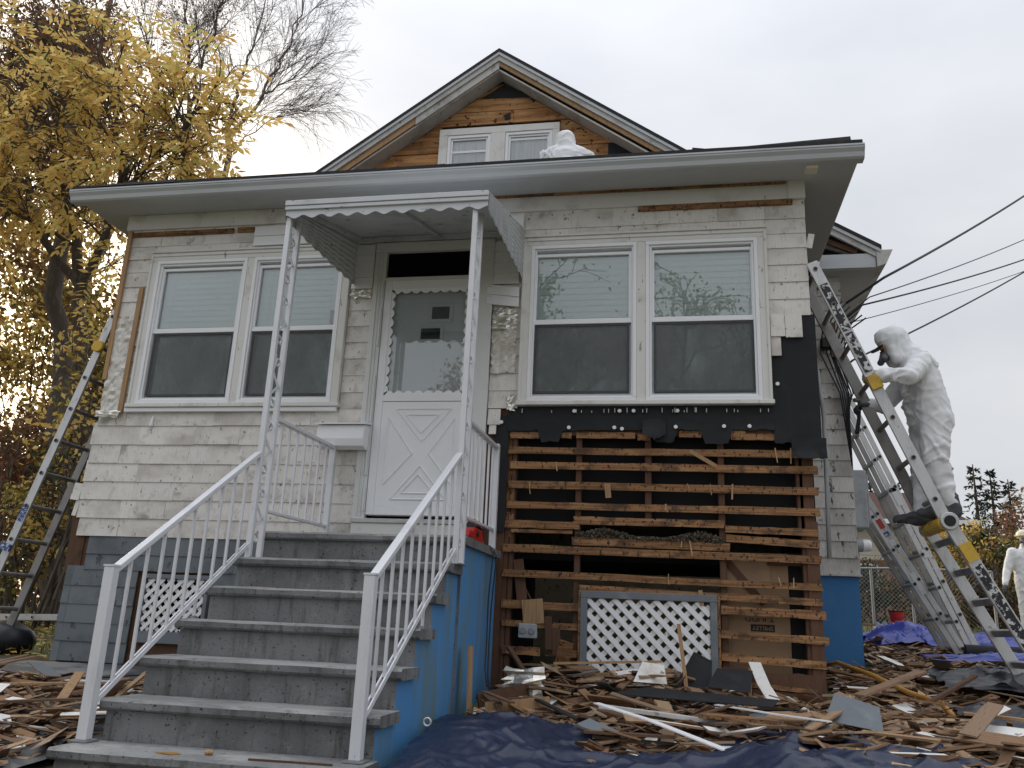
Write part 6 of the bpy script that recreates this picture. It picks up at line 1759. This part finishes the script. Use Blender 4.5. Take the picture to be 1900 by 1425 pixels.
# thicket behind the left ladder
def shrub(name, label, c, R, n, mats, seed, size=.085, stems=7, cat='shrub', group=None, top=None, clump=34):
    r = random.Random(seed); c = V(c); R = V(R)
    t = empty(name, (c.x, c.y, gz(c.x, c.y)), label, cat, group)
    m = MB(); tips = []
    P = dict(wander=.2, grav=.0, rmin=.004, kids=(4, 3), along=.9, spread=.6, lev=2)
    g0 = gz(c.x, c.y) - .05
    for k in range(stems):
        b = V((c.x + r.gauss(0, .25) * R.x, c.y + r.gauss(0, .25) * R.y, g0)); e = c + V((r.uniform(-.7, .7) * R.x, r.uniform(-.7, .7) * R.y, r.uniform(.2, .9) * R.z))
        PP = limb(m, [b, b.lerp(e, .5) + rv(r) * .12, e], .03, .008, 5, .5, r)
        for q in range(5):
            i = r.randrange(3, len(PP) - 1); twig(m, PP[i].copy(), ((PP[i + 1] - PP[i]).normalized() + rv(r) * .7).normalized(), .45 * max(R), .008, 1, 2, r, tips, P)
    m.build('stems', 'bark', t, fix=False)
    lvs = [Leaves() for _ in mats]
    cl = []
    for k in range(clump):
        v = rv(r) * r.random() ** .4; cl.append((c + V((v.x * R.x, v.y * R.y, v.z * R.z)), r.uniform(.16, .38) * (R.x + R.z) / 2, r.randrange(len(mats))))
    for k in range(n):
        cc, rr, mi = r.choice(cl); p = cc + rv(r) * rr * r.random() ** .5
        if p.z < g0 + .05: continue
        if r.random() < .25: mi = r.randrange(len(mats))
        lvs[mi].quad(p, (rv(r) + V((0, 0, -.35))).normalized(), rv(r), size * r.uniform(.6, 1.3), size * r.uniform(.45, .75))
    for l, q in zip(lvs, mats):
        if l.v: l.build('foliage', q, t)
    return t
g1 = 'shrubs left of the house'
shrub('autumn_shrub', 'thin yellow leaved shrub right behind the left ladder', (-5.0, 3.2, 3.6), (.9, .7, 1.6), 1100, ['leaf_yellow', 'leaf_olive', 'leaf_yellow'], 41, .10, 7, group=g1)
shrub('autumn_shrub', 'low yellow green shrub at the left edge behind the lower half of the left ladder', (-6.0, 3.6, 1.9), (1.1, .8, 1.0), 1900, ['leaf_yellow', 'leaf_olive', 'leaf_green'], 42, .085, 9, group=g1)
shrub('autumn_shrub', 'rust red shrub at the left edge behind the middle of the left ladder', (-8.0, 5.8, 2.9), (1.3, 1.0, 1.2), 4200, ['leaf_rust', 'leaf_brown', 'leaf_rust'], 43, .10, 10, group=g1)
shrub('autumn_shrub', 'brown shrub behind the trunk next to the house corner at the left', (-6.9, 6.3, 2.6), (1.2, 1.0, 1.9), 4200, ['leaf_brown', 'leaf_rust', 'leaf_green'], 44, .10, 9, group=g1)
shrub('autumn_tree', 'wide backlit golden tree crown behind the trunks at the left', (-11.2, 9.2, 6.0), (2.3, 1.6, 3.2), 9000, ['leaf_yellow', 'leaf_olive', 'leaf_brown'], 45, .16, 10, 'tree', 'trees left of the house', clump=60)
shrub('autumn_tree', 'dark brown green tree mass behind the house corner at the left', (-9.2, 9.9, 4.7), (1.7, 1.4, 3.4), 8000, ['leaf_olive', 'leaf_brown', 'leaf_yellow'], 46, .15, 9, 'tree', 'trees left of the house', clump=44)
shrub('autumn_tree', 'dull brown tree crown at the upper left corner', (-13.2, 9.0, 12.2), (2.4, 1.6, 3.4), 6500, ['leaf_brown', 'leaf_brown', 'leaf_rust'], 47, .13, 9, 'tree', 'trees left of the house', clump=60)
shrub('autumn_tree', 'low dark thicket tree at the left edge behind the rust red shrub', (-10.6, 8.6, 2.6), (2.6, 1.4, 2.0), 7000, ['leaf_brown', 'leaf_olive', 'leaf_rust'], 48, .14, 9, 'tree', 'trees left of the house', clump=44)
# hedge at the right
g2 = 'tall autumn shrubs behind the ladders'
shrub('hedge_shrub', 'olive yellow shrub behind the feet of the worker on the ladder', (7.7, 12.6, 2.1), (.75, .7, 1.15), 4200, ['leaf_olive', 'leaf_olive', 'leaf_yellow'], 51, .10, 9, group=g2)
shrub('hedge_shrub', 'tallest olive shrub at the right, below the spruces', (8.6, 12.9, 2.15), (.85, .7, 1.2), 4600, ['leaf_olive', 'leaf_olive', 'leaf_yellow', 'leaf_green'], 52, .10, 9, group=g2)
shrub('hedge_shrub', 'yellow and rust shrub at the right edge beside the worker in the hard hat', (9.8, 13.2, 2.0), (.9, .7, 1.15), 4200, ['leaf_olive', 'leaf_rust', 'leaf_olive', 'leaf_yellow'], 53, .10, 9, group=g2)
shrub('hedge_shrub', 'golden shrub between the ladders in front of the brick house', (8.4, 16.5, 3.0), (.5, .5, .95), 1300, ['leaf_yellow', 'leaf_yellow', 'leaf_olive'], 54, .11, 7, group=g2)
shrub('hedge_shrub', 'low dark green evergreen shrub behind the fence beside the blue foundation', (6.1, 12.0, 1.7), (.7, .6, .75), 2200, ['leaf_green'], 55, .08, 7, group=g2)
shrub('hedge_shrub', 'brown leafless looking shrub behind the fence between the ladders', (7.0, 11.6, 1.7), (.7, .5, .75), 1700, ['leaf_brown', 'leaf_brown', 'leaf_olive'], 56, .07, 9, group=g2)
shrub('hedge_shrub', 'shaded dark shrub at the foot of the olive hedge at the right', (8.7, 12.0, 1.55), (1.2, .5, .6), 2200, ['leaf_green', 'leaf_brown'], 57, .08, 9, group=g2)
shrub('hedge_shrub', 'reddish far tree beneath the right hand spruce', (15.6, 28, 4.6), (2.2, 1.2, 1.9), 2200, ['leaf_rust', 'leaf_brown'], 58, .16, 8, 'tree', 'far trees at the right')
def spruce(x, y, top, label, seed, w_=1.3):
    r = random.Random(seed); b = gz(x, y)
    t = empty('spruce_tree', (x, y, b), label, 'tree', 'far spruces at the right')
    m = MB(); m.tube([(x, y, b), (x, y, top)], [.18, .02], 6); m.build('trunk', 'bark', t)
    lv = Leaves(); H = top - b; z = b + 1.2
    while z < top - .05:
        f = (top - z) / H; n = int(7 + 7 * f)
        for k in range(n):
            an = r.uniform(0, 2 * pi); L = (w_ * f ** .8 + .08) * r.uniform(.5, 1.1); d = V((cos(an), sin(an), r.uniform(-.30, .15)))
            p = V((x, y, z + r.uniform(-.1, .1)))
            for q in range(7):
                s_ = (q + r.random()) / 7; c = p + d * L * s_ + V((0, 0, -.10 * s_ * s_ * L))
                lv.quad(c, (d + rv(r) * .9 + V((0, 0, -.3))).normalized(), rv(r), .22, .08)
        z += r.uniform(.28, .40)
    lv.build('foliage', 'needle', t)
spruce(14.85, 32, 8.25, 'tallest spruce, leftmost of the three against the sky at the right', 1, 1.9)
spruce(15.65, 32.5, 8.0, 'middle spruce of the three at the right', 2, 1.5)
spruce(16.5, 33, 7.8, 'slender spruce, rightmost of the three', 3, 1.5)
spruce(10.75, 33, 8.0, 'far spruce half hidden between the house corner and the extension ladder', 4, 1.3)
spruce(12.3, 34, 7.75, 'far spruce peeking out behind the rails of the ladders', 5, 1.2)

# neighbour's house
nb = empty('brick_house', (8.2, 24, gz(8, 20)), 'neighbouring house with beige siding over tan brick and a brown roof behind the ladders', 'house')
GB_ = gz(8, 20) - .1
bx0, bx1, by0, by1, ez = 3.5, 10.6, 20.0, 28.0, 4.16
m = MB(); m.box(bx0, bx1, by0 + .03, by1, GB_, ez); m.build('wall', 'mortar', nb)
z = 3.12
while z < ez - .02:
    m = MB(); z1 = min(z + .13, ez); m.prism([(bx0, by0 + .012, z), (bx0, by0 - .012, z), (bx0, by0 + .004, z1), (bx0, by0 + .029, z1)], (bx1 - bx0, 0, 0)); m.build('siding_board', 'siding', nb); z = z1
m = MB(); z = GB_; row = 0
while z < 3.10:
    x = bx0 + (.11 if row % 2 else 0)
    while x < bx1 - .1:
        m.box(x, x + .205, by0 - .004, by0 + .029, z, z + .062); x += .215
    z += .072; row += 1
m.build('brickwork', 'brick', nb)['kind'] = 'stuff'
m = MB(); rz, hx0, hx1, ry = 5.30, 6.5, 9.55, 24
A = [(bx0 - .3, by0 - .35, ez), (bx1 + .3, by0 - .35, ez), (bx1 + .3, by1 + .3, ez), (bx0 - .3, by1 + .3, ez), (hx0, ry - 2.6, rz), (hx1, ry - 2.6, rz), (hx1, ry + 2, rz), (hx0, ry + 2, rz)]
for q in ((0, 1, 5, 4), (1, 2, 6, 5), (2, 3, 7, 6), (3, 0, 4, 7), (4, 5, 6, 7), (3, 2, 1, 0)): m.face([A[k] for k in q])
rf = m.build('roof', 'roof_brown', nb)
boxo('roof_gutter', 'vinyl', rf, bx0 - .35, bx1 + .35, by0 - .44, by0 - .36, ez - .04, ez + .09)
ch = boxo('chimney', 'siding', rf, 10.12, 10.72, 21.0, 21.6, 4.2, 5.52); boxo('chimney_cap', 'vinyl', ch, 10.08, 10.76, 20.96, 21.64, 5.525, 5.60)
m = MB(); m.tube([(10.3, 21.3, 5.60), (10.3, 21.3, 5.78)], [.13, .13], 10); m.build('flue', 'greybox', ch)
for a, b in ((7.6, 8.2),):
    wn_ = boxo('window', 'vinyl', nb, a, b, by0 - .03, by0 - .013, 2.2, 3.0); boxo('pane', 'felt', wn_, a + .06, b - .06, by0 - .036, by0 - .031, 2.26, 2.94)
# chain link fence
fe = empty('chain_link_fence', (6.0, 9, gz(6, 9)), 'chain link fence running behind the ladders at the right', 'fence')
FX = [4.6, 5.72, 6.35, 7.6]
for x in FX:
    m = MB(); m.tube([(x, 9, gz(x, 9) - .1), (x, 9, gz(x, 9) + 1.02)], .024, 8); m.build('post', 'galv', fe)
m = MB(); m.tube([(4.6, 9, 1.99), (6.35, 9, 2.04), (7.6, 9, 2.02)], .02, 7); m.build('top_rail', 'galv', fe)
m = MB(); k = -1.2
while k < 3.3:
    for s_ in (-1, 1):
        a = V((4.6 + k, 9.0, 1.0)); b = V((4.6 + k + s_ * 1.0, 9.0, 2.0))
        if 4.6 <= min(a.x, b.x) and max(a.x, b.x) <= 7.6: m.beam(a, b, .004, .004, (0, 1, 0))
    k += .07
m.build('wire_mesh', 'galv', fe, fix=False)['kind'] = 'stuff'
m = MB(); m.tube([(7.05, 9.3, 1.0), (7.0, 9.3, 2.3)], .03, 7); tag(m.build('fence_stake', 'bark'), 'lone wooden stake standing at the end of the chain link fence', 'stake')
# lawn and fallen leaves
lv = Leaves(); r = random.Random(77)
for k in range(9000):
    x, y = (r.uniform(4.6, 10), r.uniform(3.2, 12)) if k % 3 else (r.uniform(-9, -2.8), r.uniform(.2, 7))
    z = gz(x, y) - .02; lv.quad(V((x, y, z)), (V((0, 0, 1)) + rv(r) * .45).normalized(), rv(r), r.uniform(.05, .12), .012)
o = lv.build('grass', 'grass', None); tag(o, 'short autumn grass on the lawn beside the house', 'grass')
lv = Leaves()
for k in range(2600):
    x, y = r.uniform(-8, -2.7), r.uniform(-.2, 6.5); z = gz(x, y) + r.uniform(-.005, .02)
    lv.quad(V((x, y, z)), (V((r.gauss(0, 1), r.gauss(0, 1), .1))).normalized(), (V((0, 0, 1)) + rv(r) * .4).normalized(), r.uniform(.05, .10), .05)
o = lv.build('fallen_leaves', 'leaf_yellow', None); tag(o, 'fallen yellow leaves scattered on the lawn at the left', 'leaves')
m = MB(); m.ball((-3.55, .55, gz(-3.5, .5) + .10), .22, 14, 9, 0, (1.3, .9, .7)); bag = m.build('rubbish_bag', 'blacktarp', smooth=True)
for v in bag.data.vertices: v.co += v.normal * .03 * mn.noise(v.co * 9)
tag(bag, 'black rubbish bag on the leaves beside the grey skirt of the house', 'bag')
# trees across the road, behind the camera, mirrored in the window glass
for i_, (x, y, h_) in enumerate(((-3.5, -24, 12.5), (3.0, -27, 14.0), (9.5, -25, 12.0), (15.5, -28, 13.5))):
    PR = dict(wander=.2, grav=-.05, rmin=.012, kids=(4, 3), along=.9, spread=.6, lev=2, up=.2, start=.2)
    tree('street_tree', ('tree across the road mirrored in the left windows', 'tree across the road mirrored in the door glass', 'tree across the road mirrored in the right windows', 'tree across the road mirrored at the right edge of the right windows')[i_],
         [([(x, y, -.4), (x + .2, y, h_ * .4), (x - .1, y, h_ * .7), (x + .1, y, h_)], .22, .05, 22, 2.6), ([(x, y, h_ * .35), (x + 1.4, y, h_ * .6), (x + 2.0, y, h_ * .8)], .1, .04, 14, 2.2), ([(x, y, h_ * .4), (x - 1.5, y + .5, h_ * .62), (x - 2.0, y, h_ * .85)], .1, .04, 14, 2.2)],
         'bark', 60 + i_, PR, simple(['leaf_brown', 'leaf_olive'], 2, .22, .5), 'trees across the road')
